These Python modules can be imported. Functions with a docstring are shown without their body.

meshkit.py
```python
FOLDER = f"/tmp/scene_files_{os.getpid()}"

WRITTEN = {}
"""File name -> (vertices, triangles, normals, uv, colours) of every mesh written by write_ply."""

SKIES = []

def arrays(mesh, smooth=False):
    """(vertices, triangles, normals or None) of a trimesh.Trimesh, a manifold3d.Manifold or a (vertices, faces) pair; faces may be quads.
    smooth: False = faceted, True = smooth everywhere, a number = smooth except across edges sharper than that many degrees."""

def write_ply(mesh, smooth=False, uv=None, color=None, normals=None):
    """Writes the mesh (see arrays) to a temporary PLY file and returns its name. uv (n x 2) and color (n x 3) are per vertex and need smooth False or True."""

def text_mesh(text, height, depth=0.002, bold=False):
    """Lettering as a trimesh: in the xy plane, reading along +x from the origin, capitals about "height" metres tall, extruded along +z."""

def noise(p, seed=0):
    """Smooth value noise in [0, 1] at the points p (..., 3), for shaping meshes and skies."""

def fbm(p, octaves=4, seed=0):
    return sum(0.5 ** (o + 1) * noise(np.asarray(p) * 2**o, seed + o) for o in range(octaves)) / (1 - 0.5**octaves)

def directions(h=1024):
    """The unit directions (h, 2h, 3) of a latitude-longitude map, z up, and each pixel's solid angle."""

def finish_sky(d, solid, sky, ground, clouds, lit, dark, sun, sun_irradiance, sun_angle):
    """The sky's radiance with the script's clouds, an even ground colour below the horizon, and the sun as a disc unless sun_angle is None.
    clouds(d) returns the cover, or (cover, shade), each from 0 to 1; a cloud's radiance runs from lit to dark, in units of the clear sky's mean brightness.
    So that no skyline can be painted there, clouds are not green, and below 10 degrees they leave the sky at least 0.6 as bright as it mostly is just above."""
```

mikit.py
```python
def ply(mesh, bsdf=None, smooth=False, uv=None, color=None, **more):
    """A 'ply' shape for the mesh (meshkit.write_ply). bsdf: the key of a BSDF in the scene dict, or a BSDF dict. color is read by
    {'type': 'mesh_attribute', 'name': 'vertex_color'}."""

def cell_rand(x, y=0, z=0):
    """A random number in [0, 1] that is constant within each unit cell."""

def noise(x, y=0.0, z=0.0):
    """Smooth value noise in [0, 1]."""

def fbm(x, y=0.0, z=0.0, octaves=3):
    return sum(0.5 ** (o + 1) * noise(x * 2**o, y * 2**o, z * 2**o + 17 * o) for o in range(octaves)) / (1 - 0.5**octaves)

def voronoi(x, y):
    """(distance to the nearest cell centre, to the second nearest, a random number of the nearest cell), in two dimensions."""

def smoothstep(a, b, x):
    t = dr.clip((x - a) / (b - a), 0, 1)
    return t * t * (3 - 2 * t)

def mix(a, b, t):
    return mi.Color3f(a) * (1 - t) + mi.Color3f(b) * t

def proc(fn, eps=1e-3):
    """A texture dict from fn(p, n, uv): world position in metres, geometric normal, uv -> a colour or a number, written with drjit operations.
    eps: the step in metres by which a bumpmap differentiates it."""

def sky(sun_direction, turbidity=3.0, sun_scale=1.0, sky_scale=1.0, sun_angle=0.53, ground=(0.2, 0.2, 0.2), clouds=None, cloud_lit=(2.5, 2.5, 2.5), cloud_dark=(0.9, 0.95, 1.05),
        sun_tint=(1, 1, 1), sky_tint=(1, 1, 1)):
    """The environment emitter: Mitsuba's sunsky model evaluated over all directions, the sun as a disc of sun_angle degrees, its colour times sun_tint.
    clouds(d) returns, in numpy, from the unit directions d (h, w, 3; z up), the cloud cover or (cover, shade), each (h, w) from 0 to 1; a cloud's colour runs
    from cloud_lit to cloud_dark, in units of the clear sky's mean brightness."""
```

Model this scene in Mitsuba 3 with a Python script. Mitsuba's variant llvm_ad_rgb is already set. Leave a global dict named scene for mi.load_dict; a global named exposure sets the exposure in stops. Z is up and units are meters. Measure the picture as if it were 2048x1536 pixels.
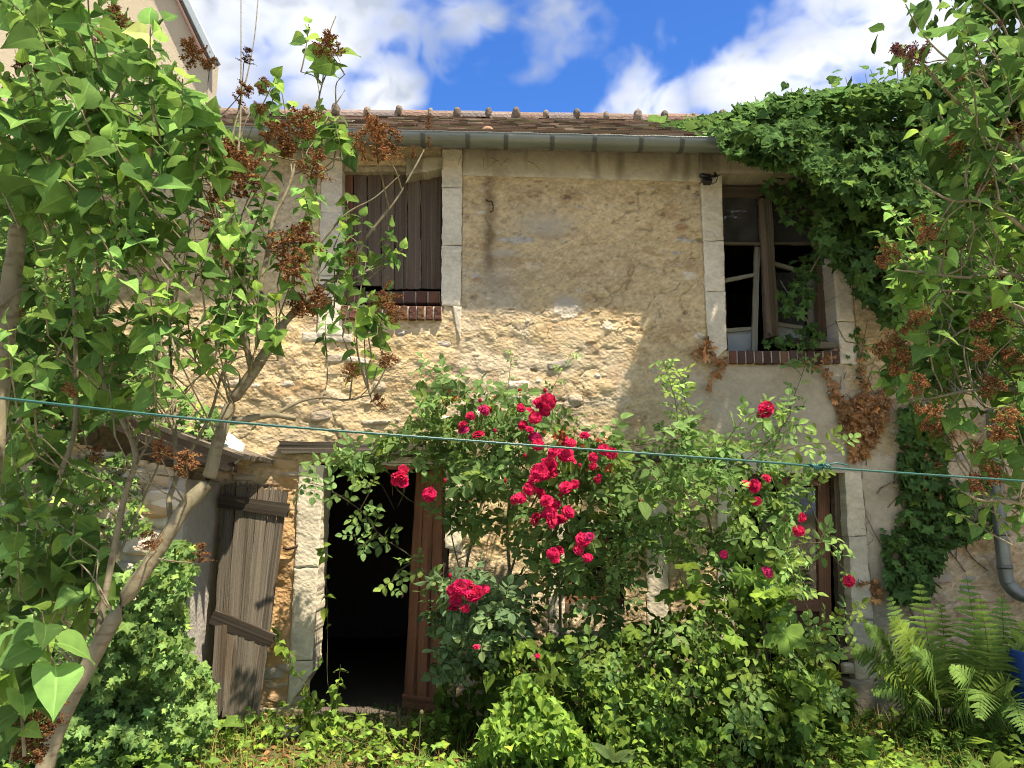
import math, numpy as np, trimesh, mitsuba as mi, drjit as dr, mikit, meshkit
from scipy.spatial import cKDTree
from scipy.sparse import coo_matrix
from scipy.sparse.csgraph import connected_components
from mikit import noise, fbm, smoothstep, mix, cell_rand

# ------------------------------------------------------------------ camera, light, exposure
FPX, PITCH, YAW = 1500.0, math.radians(9.9), math.radians(1.5)
EYE = np.array([0.0, -6.05, 1.55])
FWD = np.array([math.sin(YAW) * math.cos(PITCH), math.cos(YAW) * math.cos(PITCH), math.sin(PITCH)])
RGT = np.cross(FWD, [0, 0, 1.0]); RGT /= np.linalg.norm(RGT)
UPV = np.cross(RGT, FWD)
scene, labels = {'type': 'scene'}, {}
scene['camera'] = {'type': 'perspective', 'fov': math.degrees(2 * math.atan(1024 / FPX)), 'fov_axis': 'x', 'near_clip': 0.02, 'far_clip': 400.0,
                   'to_world': mi.ScalarTransform4f().look_at(origin=EYE.tolist(), target=(EYE + FWD).tolist(), up=[0, 0, 1])}
exposure = 2.68
SUN = np.array([0.36, -0.315, 1.0])


def clouds(d):
    """Broken fair-weather cumulus: noise on a plane high above, with two larger banks."""
    e = d / np.maximum(d[..., 2:], 0.08)
    q = np.stack([e[..., 0], e[..., 1], 0 * e[..., 0]], -1)
    n = meshkit.fbm(q * 1.5 + 3.1, 5, 4)
    w = meshkit.fbm(q * 5.2 + 7.7, 4, 9)

    def bank(px, py, r, stretch=1.0):
        c = FWD * FPX + RGT * (px - 1024) + UPV * (768 - py)
        c = c / np.linalg.norm(c)
        a = np.degrees(np.arccos(np.clip(d @ c, -1, 1)))
        return np.clip(1 - (a / r) ** 2, 0, 1)
    b = np.maximum.reduce([bank(430, 10, 12), bank(620, 110, 7.5), bank(760, 190, 4.5), bank(330, -120, 22), bank(1640, 130, 9), bank(1850, 20, 12), bank(1290, 230, 5.5), bank(1490, 190, 6.5), bank(1120, 60, 5) * 0.42, bank(1360, 120, 4) * 0.48, bank(930, 30, 4) * 0.5, bank(2100, -60, 13)])
    far = np.degrees(np.arccos(np.clip(d @ FWD, -1, 1)))
    general = np.clip((far - 38) / 25, 0, 1) * 0.78
    m = np.maximum(b, general)
    u = meshkit.fbm(d * 26 + 5 * meshkit.fbm(d * 9, 3, 3)[..., None], 5, 11)
    cover = np.clip((m * 1.15 + (n - 0.5) * 1.1 + (w - 0.5) * 0.9 + (u - 0.5) * 1.15 - 0.38) * 1.25, 0, 1)
    shade = np.clip((u - 0.30) * 2.4 + (n - 0.5) * 1.4, 0, 1) * 0.9
    return cover * cover * (3 - 2 * cover), shade


scene['sky'] = mikit.sky(SUN.tolist(), turbidity=2.6, sun_scale=1.16, sun_angle=1.0, clouds=clouds, cloud_lit=(2.9, 2.9, 2.9), cloud_dark=(1.1, 1.25, 1.55), sky_tint=(0.41, 0.67, 1.10), ground=(0.14, 0.15, 0.09))

# ------------------------------------------------------------------ helpers
rng = np.random.default_rng(20240611)
TAKEN = {}


def numbered(key):
    n = TAKEN.get(key, 0)
    TAKEN[key] = n + 1
    return key if n == 0 else f'{key}_{n:03d}'


def P(px, py, Y=0.0):
    """The point of the upright plane y = Y that stands at photo position (px, py) of the surveyed view."""
    px, py, Y = np.broadcast_arrays(np.asarray(px, float), np.asarray(py, float), np.asarray(Y, float))
    d = FWD * FPX + RGT * (px[..., None] - 1024) + UPV * (768 - py[..., None])
    return EYE + d * ((Y - EYE[1]) / d[..., 1])[..., None]


def proj(p):
    q = np.asarray(p) - EYE
    z = q @ FWD
    z = np.where(np.abs(z) < 1e-6, 1e-6, z)
    return 1024 + FPX * (q @ RGT) / z, 768 - FPX * (q @ UPV) / z, z


def unit(v):
    return v / np.maximum(np.linalg.norm(v, axis=-1, keepdims=True), 1e-9)


def pack(f, color):
    """Colours as uv: u numbers the hue of each connected piece, v is the brightness. Meshes with uv alone can be joined by the renderer, meshes with attributes cannot."""
    c = np.asarray(color, float)
    n = len(c)
    f = np.asarray(f)
    g = coo_matrix((np.ones(len(f) * 2), (np.r_[f[:, 0], f[:, 1]], np.r_[f[:, 1], f[:, 2]])), shape=(n, n))
    k, lab = connected_components(g, directed=False)
    tot = np.stack([np.bincount(lab, c[:, i], k) for i in range(3)], 1)
    hue = tot / np.maximum(tot.max(1, keepdims=True), 1e-9)
    q = np.clip(np.round(hue * 31), 0, 31)
    code = q[:, 0] * 1024 + q[:, 1] * 32 + q[:, 2]
    return np.c_[code[lab], c.max(1)]


def unpack(p, n, uv):
    k = dr.floor(uv.x + 0.5)
    r = dr.floor(k / 1024.0); k = k - r * 1024.0
    g = dr.floor(k / 32.0); b = k - g * 32.0
    return mi.Color3f(r, g, b) * (uv.y / 31.0)


def put(key, v, f, bsdf, smooth=True, color=None, uv=None):
    key = numbered(key)
    v, f = np.asarray(v, float), np.asarray(f, int)
    if color is not None and not bsdf.endswith('_vc'):
        uv, color = pack(f, np.broadcast_to(color, v.shape)), None
    scene[key] = mikit.ply((v, f), bsdf, smooth=smooth, color=color, uv=uv)
    return key


def thing(name, label, category, group=None, kind=None):
    k = numbered(name)
    labels[k] = {'label': label, 'category': category}
    if group: labels[k]['group'] = group
    if kind: labels[k]['kind'] = kind
    return k


def stuff(key, text=None):
    labels.setdefault(key, {})['kind'] = 'stuff'
    if text: labels[key]['label'] = text
    return key


def join(parts):
    """(v, f, c) of many (v, f, c)."""
    V, F, C, at = [], [], [], 0
    for v, f, c in parts:
        V.append(v); F.append(np.asarray(f) + at); C.append(np.broadcast_to(c, v.shape)); at += len(v)
    return np.vstack(V), np.vstack(F), np.vstack(C)


def grid_faces(n, m):
    i, j = np.meshgrid(np.arange(n - 1), np.arange(m - 1), indexing='ij')
    a = (i * m + j).ravel()
    return np.vstack([np.stack([a, a + m, a + m + 1], 1), np.stack([a, a + m + 1, a + 1], 1)])


def spline(pts, n):
    """Catmull-Rom through the rows of pts (any columns)."""
    p = np.asarray(pts, float)
    if len(p) == 2: return p[0] + (p[1] - p[0]) * np.linspace(0, 1, n)[:, None]
    q = np.vstack([2 * p[0] - p[1], p, 2 * p[-1] - p[-2]])
    t = np.linspace(0, len(p) - 1 - 1e-9, n)
    i = t.astype(int); u = (t - i)[:, None]
    a, b, c, d = q[i], q[i + 1], q[i + 2], q[i + 3]
    return 0.5 * (2 * b + (c - a) * u + (2 * a - 5 * b + 4 * c - d) * u * u + (3 * b - a - 3 * c + d) * u ** 3)


def tube(pts, rad, sides=6, wob=0.0, seed=0):
    p = np.asarray(pts, float)
    t = unit(np.gradient(p, axis=0))
    ref = np.where(np.abs(t[:, 2:]) < 0.9, [0, 0, 1.0], [1.0, 0, 0])
    a = unit(np.cross(t, ref)); b = np.cross(t, a)
    ang = np.arange(sides) * 2 * np.pi / sides
    r = np.broadcast_to(rad, (len(p),))[:, None] * np.ones(sides)
    if wob:
        r = r * (1 + wob * (meshkit.fbm(np.stack([p[:, :1] * 9 + np.cos(ang) * 1.3, p[:, 1:2] * 9 + np.sin(ang) * 1.3, p[:, 2:] * 9 + 0 * ang], -1), 3, seed) - 0.5) * 2)
    v = p[:, None] + r[..., None] * (np.cos(ang)[None, :, None] * a[:, None] + np.sin(ang)[None, :, None] * b[:, None])
    i, j = np.meshgrid(np.arange(len(p) - 1), np.arange(sides), indexing='ij')
    q = np.stack([i * sides + j, i * sides + (j + 1) % sides, (i + 1) * sides + (j + 1) % sides, (i + 1) * sides + j], -1).reshape(-1, 4)
    f = np.vstack([q[:, [0, 2, 1]], q[:, [0, 3, 2]]])
    v = np.vstack([v.reshape(-1, 3), p[:1], p[-1:]])
    k, e = len(v) - 2, (len(p) - 1) * sides
    jj = np.arange(sides)
    f = np.vstack([f, np.stack([jj * 0 + k, jj, (jj + 1) % sides], 1), np.stack([jj * 0 + k + 1, e + (jj + 1) % sides, e + jj], 1)])
    return v, f[:, ::-1]


def in_poly(px, py, poly):
    poly = np.asarray(poly, float)
    x0, y0 = poly[:, 0], poly[:, 1]
    x1, y1 = np.roll(x0, -1), np.roll(y0, -1)
    px, py = np.asarray(px)[..., None], np.asarray(py)[..., None]
    hit = ((y0 > py) != (y1 > py)) & (px < (x1 - x0) * (py - y0) / (y1 - y0 + 1e-12) + x0)
    return hit.sum(-1) % 2 == 1


def sample_poly(poly, n, clump=0.0, seed=0):
    """n points inside the outline; clump thins them out by a patchy noise."""
    poly = np.asarray(poly, float)
    lo, hi = poly.min(0), poly.max(0)
    got = np.zeros((0, 2))
    while len(got) < n:
        q = rng.uniform(lo, hi, (4 * n + 50, 2))
        q = q[in_poly(q[:, 0], q[:, 1], poly)]
        if clump:
            k = meshkit.fbm(np.c_[q / 55.0, np.zeros(len(q))], 2, seed)
            q = q[rng.random(len(q)) > clump * 2.6 * np.clip(0.62 - k, 0, 1)]
        got = np.vstack([got, q])
    return got[:n]


def slab(key, quad, Y=-0.02, thick=0.3, res=0.025, bsdf='plaster', rough=0.004, ragged=0.006, col=(0.5, 0.46, 0.37), var=0.18, seed=0, round_=0.006, depthY=None, stain=None):
    """A slab with a gently uneven face whose corners (tl, tr, br, bl) stand at photo positions of plane y = Y (or 3-D points)."""
    c = np.array([P(*q, Y) if len(q) == 2 else q for q in quad], float)
    w = max(np.linalg.norm(c[1] - c[0]), np.linalg.norm(c[2] - c[3])); h = max(np.linalg.norm(c[3] - c[0]), np.linalg.norm(c[2] - c[1]))
    n, m = max(3, int(h / res) + 2), max(3, int(w / res) + 2)
    s, t = np.meshgrid(np.linspace(0, 1, n), np.linspace(0, 1, m), indexing='ij')
    s, t = s[..., None], t[..., None]
    v = (c[0] * (1 - t) + c[1] * t) * (1 - s) + (c[3] * (1 - t) + c[2] * t) * s
    nrm = unit(np.cross(c[1] - c[0], c[3] - c[0]))          # away from the viewer when corners run tl, tr, br, bl
    if nrm[1] < 0 and abs(nrm[1]) > 0.2: nrm = -nrm
    ed = np.minimum(np.minimum(s, 1 - s) * h, np.minimum(t, 1 - t) * w)[..., 0]
    q = v * np.array([1, 1, 1.0])
    jx, jz = meshkit.fbm(q * 14, 3, seed + 1) - 0.5, meshkit.fbm(q * 14 + 9, 3, seed + 2) - 0.5
    edge = np.exp(-ed / 0.03)
    ex, ez = unit(c[1] - c[0]), unit(c[3] - c[0])
    v = v + (edge * jx * 2 * ragged)[..., None] * ex + (edge * jz * 2 * ragged)[..., None] * ez
    d = (meshkit.fbm(q * 7, 4, seed) - 0.5) * 2 * rough + round_ * np.exp(-ed / 0.008)
    front = v + d[..., None] * nrm
    k = meshkit.fbm(q * np.array([3, 3, 3.0]), 4, seed + 5)
    k2 = meshkit.fbm(q * 22, 3, seed + 6)
    C = np.asarray(col) * (1 + var * (k - 0.5) * 2 + 0.7 * var * (k2 - 0.5) * 2 + var * (meshkit.fbm(q * 60, 2, seed + 7) - 0.5) * 1.6)[..., None]
    if stain is not None: C = stain(front, C)
    ring = np.r_[np.arange(m), np.arange(1, n) * m + m - 1, (n - 1) * m + np.arange(m - 2, -1, -1), np.arange(n - 2, 0, -1) * m]
    fv, C = front.reshape(-1, 3), C.reshape(-1, 3)
    mid, back = fv[ring] + 0.002 * nrm, fv[ring] + thick * nrm
    nf, r = len(fv), len(ring)
    V = np.vstack([fv, mid, back, back.mean(0, keepdims=True)])
    CC = np.vstack([C, C[ring], C[ring], C.mean(0, keepdims=True)])
    i = np.arange(r); j = (i + 1) % r
    F = np.vstack([grid_faces(n, m), np.stack([nf + i, nf + j, nf + r + j], 1), np.stack([nf + i, nf + r + j, nf + r + i], 1), np.stack([nf + r + i, nf + r + j, i * 0 + nf + 2 * r], 1),
                   np.stack([ring[i], ring[j], nf + j], 1), np.stack([ring[i], nf + j, nf + i], 1)])
    return put_s(key, V, F, bsdf + ('_vc' if stain is not None else ''), np.clip(CC, 0.005, 0.9), nf)


def put_s(key, V, F, bsdf, C, nf):
    """Smooth front, faceted sides: the sides get their own vertices."""
    side = (F >= nf).any(1)
    Fs = F[side]
    V2 = np.vstack([V[:nf], V[Fs].reshape(-1, 3)])
    C2 = np.vstack([C[:nf], C[Fs].reshape(-1, 3)])
    F2 = np.vstack([F[~side], nf + np.arange(Fs.size).reshape(-1, 3)])
    return put(key, V2, F2, bsdf, True, C2)


def rot_box(center, ax, ay, az, size, bevel=0.004):
    """Bevelled box: 24 vertices, from unit axes and full sizes."""
    hx, hy, hz = np.asarray(size) / 2
    b = min(bevel, 0.45 * min(hx, hy, hz) * 2)
    pts = []
    for sx in (-1, 1):
        for sy in (-1, 1):
            for sz in (-1, 1):
                pts += [[sx * (hx - b), sy * (hy - b), sz * hz], [sx * (hx - b), sy * hy, sz * (hz - b)], [sx * hx, sy * (hy - b), sz * (hz - b)]]
    h = trimesh.convex.convex_hull(np.array(pts))
    return h.vertices @ np.array([ax, ay, az]) + center, h.faces


def plank(key, a, b, width, thick, bsdf, wdir, tone=0.5, seed=0, warp=0.004, bite=0.012, parent_n=16):
    """A worn board from a to b (its middle line), width along wdir, with uneven ends; uv.x carries the board's tone."""
    a, b = np.asarray(a, float), np.asarray(b, float)
    L = np.linalg.norm(b - a)
    u = (b - a) / L
    wdir = unit(np.asarray(wdir, float) - u * np.dot(wdir, u)); nrm = np.cross(u, wdir)
    n = max(6, int(L / 0.04)); m = 5
    r = np.random.default_rng(seed + 77)
    s = np.linspace(0, 1, n); t = np.linspace(-0.5, 0.5, m)
    S, Tt = np.meshgrid(s, t, indexing='ij')
    endj = r.uniform(-bite, bite, (2, m))
    along = S * L + endj[0] * (1 - S) ** 8 + endj[1] * S ** 8
    ew = (meshkit.fbm(np.stack([S * L * 8, Tt * 0 + seed, Tt * 0], -1), 3, seed) - 0.5) * 0.012
    across = Tt * width + np.sign(Tt) * (np.abs(Tt) > 0.45) * ew
    z = warp * 2 * (meshkit.fbm(np.stack([S * L * 1.5, Tt * 2, S * 0 + seed], -1), 2, seed + 3) - 0.5)
    F0 = a + along[..., None] * u + across[..., None] * wdir
    top = F0 + (z - 0.35 * thick * (np.abs(Tt) > 0.49))[..., None] * 0 + (thick / 2 + z)[..., None] * nrm
    bot = F0 + (-thick / 2 + z)[..., None] * nrm
    V = np.vstack([top.reshape(-1, 3), bot.reshape(-1, 3)])
    g = grid_faces(n, m); k = n * m
    ring = np.r_[np.arange(m), np.arange(1, n) * m + m - 1, (n - 1) * m + np.arange(m - 2, -1, -1), np.arange(n - 2, 0, -1) * m]
    i = ring; j = np.roll(ring, -1)
    F = np.vstack([g[:, ::-1], g + k, np.stack([i, j, j + k], 1), np.stack([i, j + k, i + k], 1)])
    uvx = np.full(2 * k, tone); uvy = np.r_[across.ravel() / width + 0.5, across.ravel() / width + 0.5] + 3.0 * seed
    # faceted copies so that the board keeps crisp edges
    Vf, Ff = V[F].reshape(-1, 3), np.arange(F.size).reshape(-1, 3)
    uv = np.c_[uvx[F].ravel(), uvy[F].ravel()]
    return put(key, Vf, Ff, bsdf, smooth=False, uv=uv)


def worley(x, z, sx, sz, seed):
    r = np.random.default_rng(seed)
    gx, gz = np.arange(-10, 10, sx), np.arange(-1, 6.5, sz)
    X, Z = np.meshgrid(gx, gz, indexing='ij')
    X = X + (np.arange(len(gz)) % 2) * sx * 0.5
    p = np.stack([(X + r.uniform(-.42, .42, X.shape) * sx) / sx, (Z + r.uniform(-.33, .33, X.shape) * sz) / sz], -1).reshape(-1, 2)
    d, i = cKDTree(p).query(np.stack([np.ravel(x) / sx, np.ravel(z) / sz], -1), k=2)
    return d[:, 0].reshape(x.shape), d[:, 1].reshape(x.shape), i[:, 0].reshape(x.shape)


def sstep(a, b, x):
    t = np.clip((x - a) / (b - a), 0, 1)
    return t * t * (3 - 2 * t)


# ------------------------------------------------------------------ materials
VC = {'type': 'mesh_attribute', 'name': 'vertex_color'}
CP = mikit.proc(unpack)


def grain(scale, amp):
    return lambda p, n, uv: fbm(p.x * scale, p.y * scale, p.z * scale, 3) * amp


def bump(inner, fn, eps=2e-3, scale=1.0):
    return {'type': 'twosided', 'bsdf': {'type': 'bumpmap', 'tex': mikit.proc(fn, eps=eps), 'scale': scale, 'bsdf': inner}}


g_wall = lambda p, n, uv: fbm(p.x * 60, p.y * 60, p.z * 60, 3) * 0.009
scene['render_wall_vc'] = bump({'type': 'diffuse', 'reflectance': VC}, g_wall)
g_plaster, g_stone = grain(48.0, 0.006), grain(40.0, 0.014)
scene['plaster'] = bump({'type': 'diffuse', 'reflectance': CP}, g_plaster)
scene['plaster_vc'] = bump({'type': 'diffuse', 'reflectance': VC}, g_plaster)
scene['stone'] = bump({'type': 'diffuse', 'reflectance': CP}, g_stone)
scene['stone_vc'] = bump({'type': 'diffuse', 'reflectance': VC}, g_stone)
scene['plain'] = {'type': 'twosided', 'bsdf': {'type': 'principled', 'base_color': CP, 'roughness': 0.75, 'specular': 0.3}}
scene['dull'] = {'type': 'twosided', 'bsdf': {'type': 'diffuse', 'reflectance': CP}}
scene['dull_vc'] = {'type': 'twosided', 'bsdf': {'type': 'diffuse', 'reflectance': VC}}


def wood(dark, light, along=0.9, rust=(0.10, 0.045, 0.025)):
    def fn(p, n, uv):
        k = uv.y * 9.0
        g = fbm(k * 2.2, p.z * along * 1.3, uv.x * 31, 4)
        fine = noise(k * 11.0, p.z * 2.2, uv.x * 17)
        g = dr.clip(g * 1.1 + (fine - 0.5) * 0.8 + (uv.x - 0.5) * 0.9, 0, 1)
        c = mix(dark, light, g)
        blot = smoothstep(0.56, 0.75, fbm(uv.y * 1.5 + 3, p.z * 1.7, uv.x * 13, 3))
        return mix(c, mi.Color3f(rust) * (0.5 + g), blot * 0.55)
    return fn


def wood_bump(p, n, uv):
    return noise(uv.y * 60.0, p.z * 3.0, uv.x * 17) * 0.0035 + noise(uv.y * 22.0, p.z * 1.5, 3.0) * 0.003


scene['wood_grey'] = bump({'type': 'principled', 'base_color': mikit.proc(wood((0.010, 0.009, 0.007), (0.165, 0.148, 0.118), 0.9, (0.075, 0.05, 0.028))), 'roughness': 0.85, 'specular': 0.2}, wood_bump)
scene['wood_dark'] = bump({'type': 'principled', 'base_color': mikit.proc(wood((0.016, 0.013, 0.011), (0.165, 0.13, 0.10), 0.8, (0.075, 0.042, 0.028))), 'roughness': 0.8, 'specular': 0.2}, wood_bump)
scene['wood_black'] = bump({'type': 'principled', 'base_color': mikit.proc(wood((0.010, 0.009, 0.008), (0.085, 0.073, 0.058), 0.8, (0.03, 0.022, 0.016))), 'roughness': 0.85, 'specular': 0.2}, wood_bump)
scene['wood_red'] = bump({'type': 'principled', 'base_color': mikit.proc(wood((0.10, 0.045, 0.026), (0.27, 0.13, 0.075), 0.5, (0.05, 0.028, 0.02))), 'roughness': 0.6, 'specular': 0.3}, wood_bump)


def bark_fn(p, n, uv):
    a = fbm(p.x * 26, p.y * 26, p.z * 9, 4)
    b = smoothstep(0.6, 0.8, noise(p.x * 30, p.y * 30, p.z * 60))
    return mix(mix((0.10, 0.092, 0.056), (0.28, 0.26, 0.18), a), (0.12, 0.085, 0.055), b * 0.6)


scene['bark'] = bump({'type': 'principled', 'base_color': mikit.proc(bark_fn), 'roughness': 0.8, 'specular': 0.2}, lambda p, n, uv: fbm(p.x * 40, p.y * 40, p.z * 18, 3) * 0.006)
scene['zinc'] = {'type': 'twosided', 'bsdf': {'type': 'principled', 'base_color': mikit.proc(lambda p, n, uv: mix((0.12, 0.142, 0.128), (0.235, 0.26, 0.24), fbm(p.x * 2.5, p.y * 11, p.z * 16, 4))), 'roughness': 0.42, 'metallic': 0.55, 'specular': 0.5}}

scene['zinc_dark'] = {'type': 'twosided', 'bsdf': {'type': 'principled', 'base_color': {'type': 'rgb', 'value': [0.075, 0.085, 0.08]}, 'roughness': 0.5, 'metallic': 0.4, 'specular': 0.5}}


def leaf_bsdf(rough, trans, spec_tint=0.0):
    return {'type': 'principledthin', 'base_color': CP, 'roughness': rough, 'diff_trans': trans, 'eta': 1.55, 'spec_tint': spec_tint}


scene['leaf_soft'] = leaf_bsdf(0.34, 1.0)
scene['leaf_glossy'] = leaf_bsdf(0.30, 0.65)
scene['leaf_dry'] = leaf_bsdf(0.7, 0.5)
scene['petal'] = leaf_bsdf(0.6, 0.6)
scene['pane_glass'] = {'type': 'thindielectric', 'int_ior': 1.5}
scene['dusty_glass'] = {'type': 'blendbsdf', 'weight': mikit.proc(lambda p, n, uv: 0.05 + 0.16 * fbm(p.x * 7, p.y * 7, p.z * 5, 3)), 'bsdf_0': {'type': 'thindielectric', 'int_ior': 1.5}, 'bsdf_1': {'type': 'twosided', 'bsdf': {'type': 'diffuse', 'reflectance': {'type': 'rgb', 'value': [0.36, 0.38, 0.40]}}}}
scene['black_plastic'] = {'type': 'twosided', 'bsdf': {'type': 'principled', 'base_color': {'type': 'rgb', 'value': [0.015, 0.015, 0.017]}, 'roughness': 0.4, 'specular': 0.5}}
scene['blue_plastic'] = {'type': 'twosided', 'bsdf': {'type': 'principled', 'base_color': {'type': 'rgb', 'value': [0.018, 0.06, 0.27]}, 'roughness': 0.45, 'specular': 0.5}}
scene['rope'] = {'type': 'twosided', 'bsdf': {'type': 'principled', 'base_color': {'type': 'rgb', 'value': [0.011, 0.088, 0.078]}, 'roughness': 0.4, 'specular': 0.5}}
scene['iron'] = {'type': 'twosided', 'bsdf': {'type': 'principled', 'base_color': {'type': 'rgb', 'value': [0.05, 0.03, 0.022]}, 'roughness': 0.8, 'specular': 0.3}}

# ------------------------------------------------------------------ the ground
gx = np.r_[-120, -60, -30, -15, np.linspace(-8, 8, 150), 15, 30, 60, 120]
gy = np.r_[-120, -60, -30, -16, np.linspace(-9, 0.6, 110), 3, 8, 20, 60, 120]
GX, GY = np.meshgrid(gx, gy, indexing='ij')


def ground_z(x, y):
    q = np.stack([x, y, 0 * x], -1)
    near = np.exp(-np.maximum(np.abs(x) - 6, 0) / 3)
    return -0.02 + near * (0.07 * (meshkit.fbm(q * 1.2, 3, 3) - 0.5) + 0.035 * (meshkit.fbm(q * 7, 3, 5) - 0.5)) * sstep(0.2, -0.3, y)


GZ = ground_z(GX, GY)
k = meshkit.fbm(np.stack([GX * 5, GY * 5, 0 * GX], -1), 4, 8)[..., None]
gc = np.array([0.055, 0.04, 0.022]) * (1 - k) * 1.2 + np.array([0.17, 0.125, 0.065]) * k
lawn = sstep(-2.6, -3.6, GY)[..., None]      # pale gravel and dry grass of the yard
gc = gc * (1 - lawn) + (np.array([0.30, 0.275, 0.20]) * (.7 + .6 * k)) * lawn
key = put('ground', np.stack([GX, GY, GZ], -1).reshape(-1, 3), grid_faces(len(gx), len(gy)), 'dull_vc', True, gc.reshape(-1, 3))
labels[key] = {'label': 'brown soil with dry litter under the weeds', 'category': 'ground', 'kind': 'structure'}

# ------------------------------------------------------------------ the house
H = thing('house', 'old two-storey stone house with flaking beige render, zinc gutter and tiled roof', 'house')
XL, XR, ZT = -4.6, 6.2, 4.71
JAMBS = [  # (name, corners tl tr br bl in the photo, colour, stone joint seed)
    ('jamb', [(645, 296), (684, 296), (684, 672), (634, 672)], 1), ('jamb', [(884, 296), (925, 296), (922, 612), (883, 610)], 2),
    ('jamb', [(1402, 366), (1444, 349), (1454, 698), (1418, 728)], 4),
    ('jamb', [(1652, 345), (1688, 345), (1716, 728), (1682, 728)], 5), ('jamb', [(598, 930), (648, 930), (624, 1345), (574, 1420)], 6),
    ('jamb', [(892, 932), (926, 932), (924, 1105), (890, 1095)], 7),
    ('jamb', [(1436, 950), (1471, 950), (1470, 1420), (1438, 1420)], 9), ('jamb', [(1690, 930), (1722, 930), (1757, 1362), (1712, 1362)], 10),
    ('jamb', [(1293, 1000), (1336, 1000), (1338, 1262), (1294, 1262)], 11), ('jamb', [(1100, 1040), (1130, 1040), (1128, 1262), (1098, 1262)], 12),
]
OPENINGS = [  # x0, x1, z0, z1 on the wall, a little larger than what the jambs leave open
    (-1.315, -0.42, 3.22, 4.50), (1.95, 2.92, 2.89, 4.46), (-1.37, -0.34, -0.3, 1.95), (1.95, 2.92, -0.3, 1.92), (0.50, 1.03, 0.80, 1.55)]
step = 0.0105
xs, zs = np.arange(XL, XR, step), np.arange(-0.25, ZT, step)
WX, WZ = np.meshgrid(xs, zs, indexing='ij')
q2 = np.stack([WX, 0 * WX, WZ], -1)
wn = lambda s, o=4, sd=0: meshkit.fbm(q2 * s, o, sd)
warpx, warpz = (wn(3, 3, 21) - 0.5) * 0.16, (wn(3, 3, 22) - 0.5) * 0.12
bare = sstep(3.42, 2.75, WZ + 0.5 * (wn(1.1, 3, 31) - 0.5)) * (1 - 0.65 * sstep(0.35, 1.3, WX + 0.5 * (wn(1.3, 3, 32) - 0.5)))
bare = np.maximum(bare, sstep(3.15, 3.55, WX) * sstep(2.6, 1.2, WZ))
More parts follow.
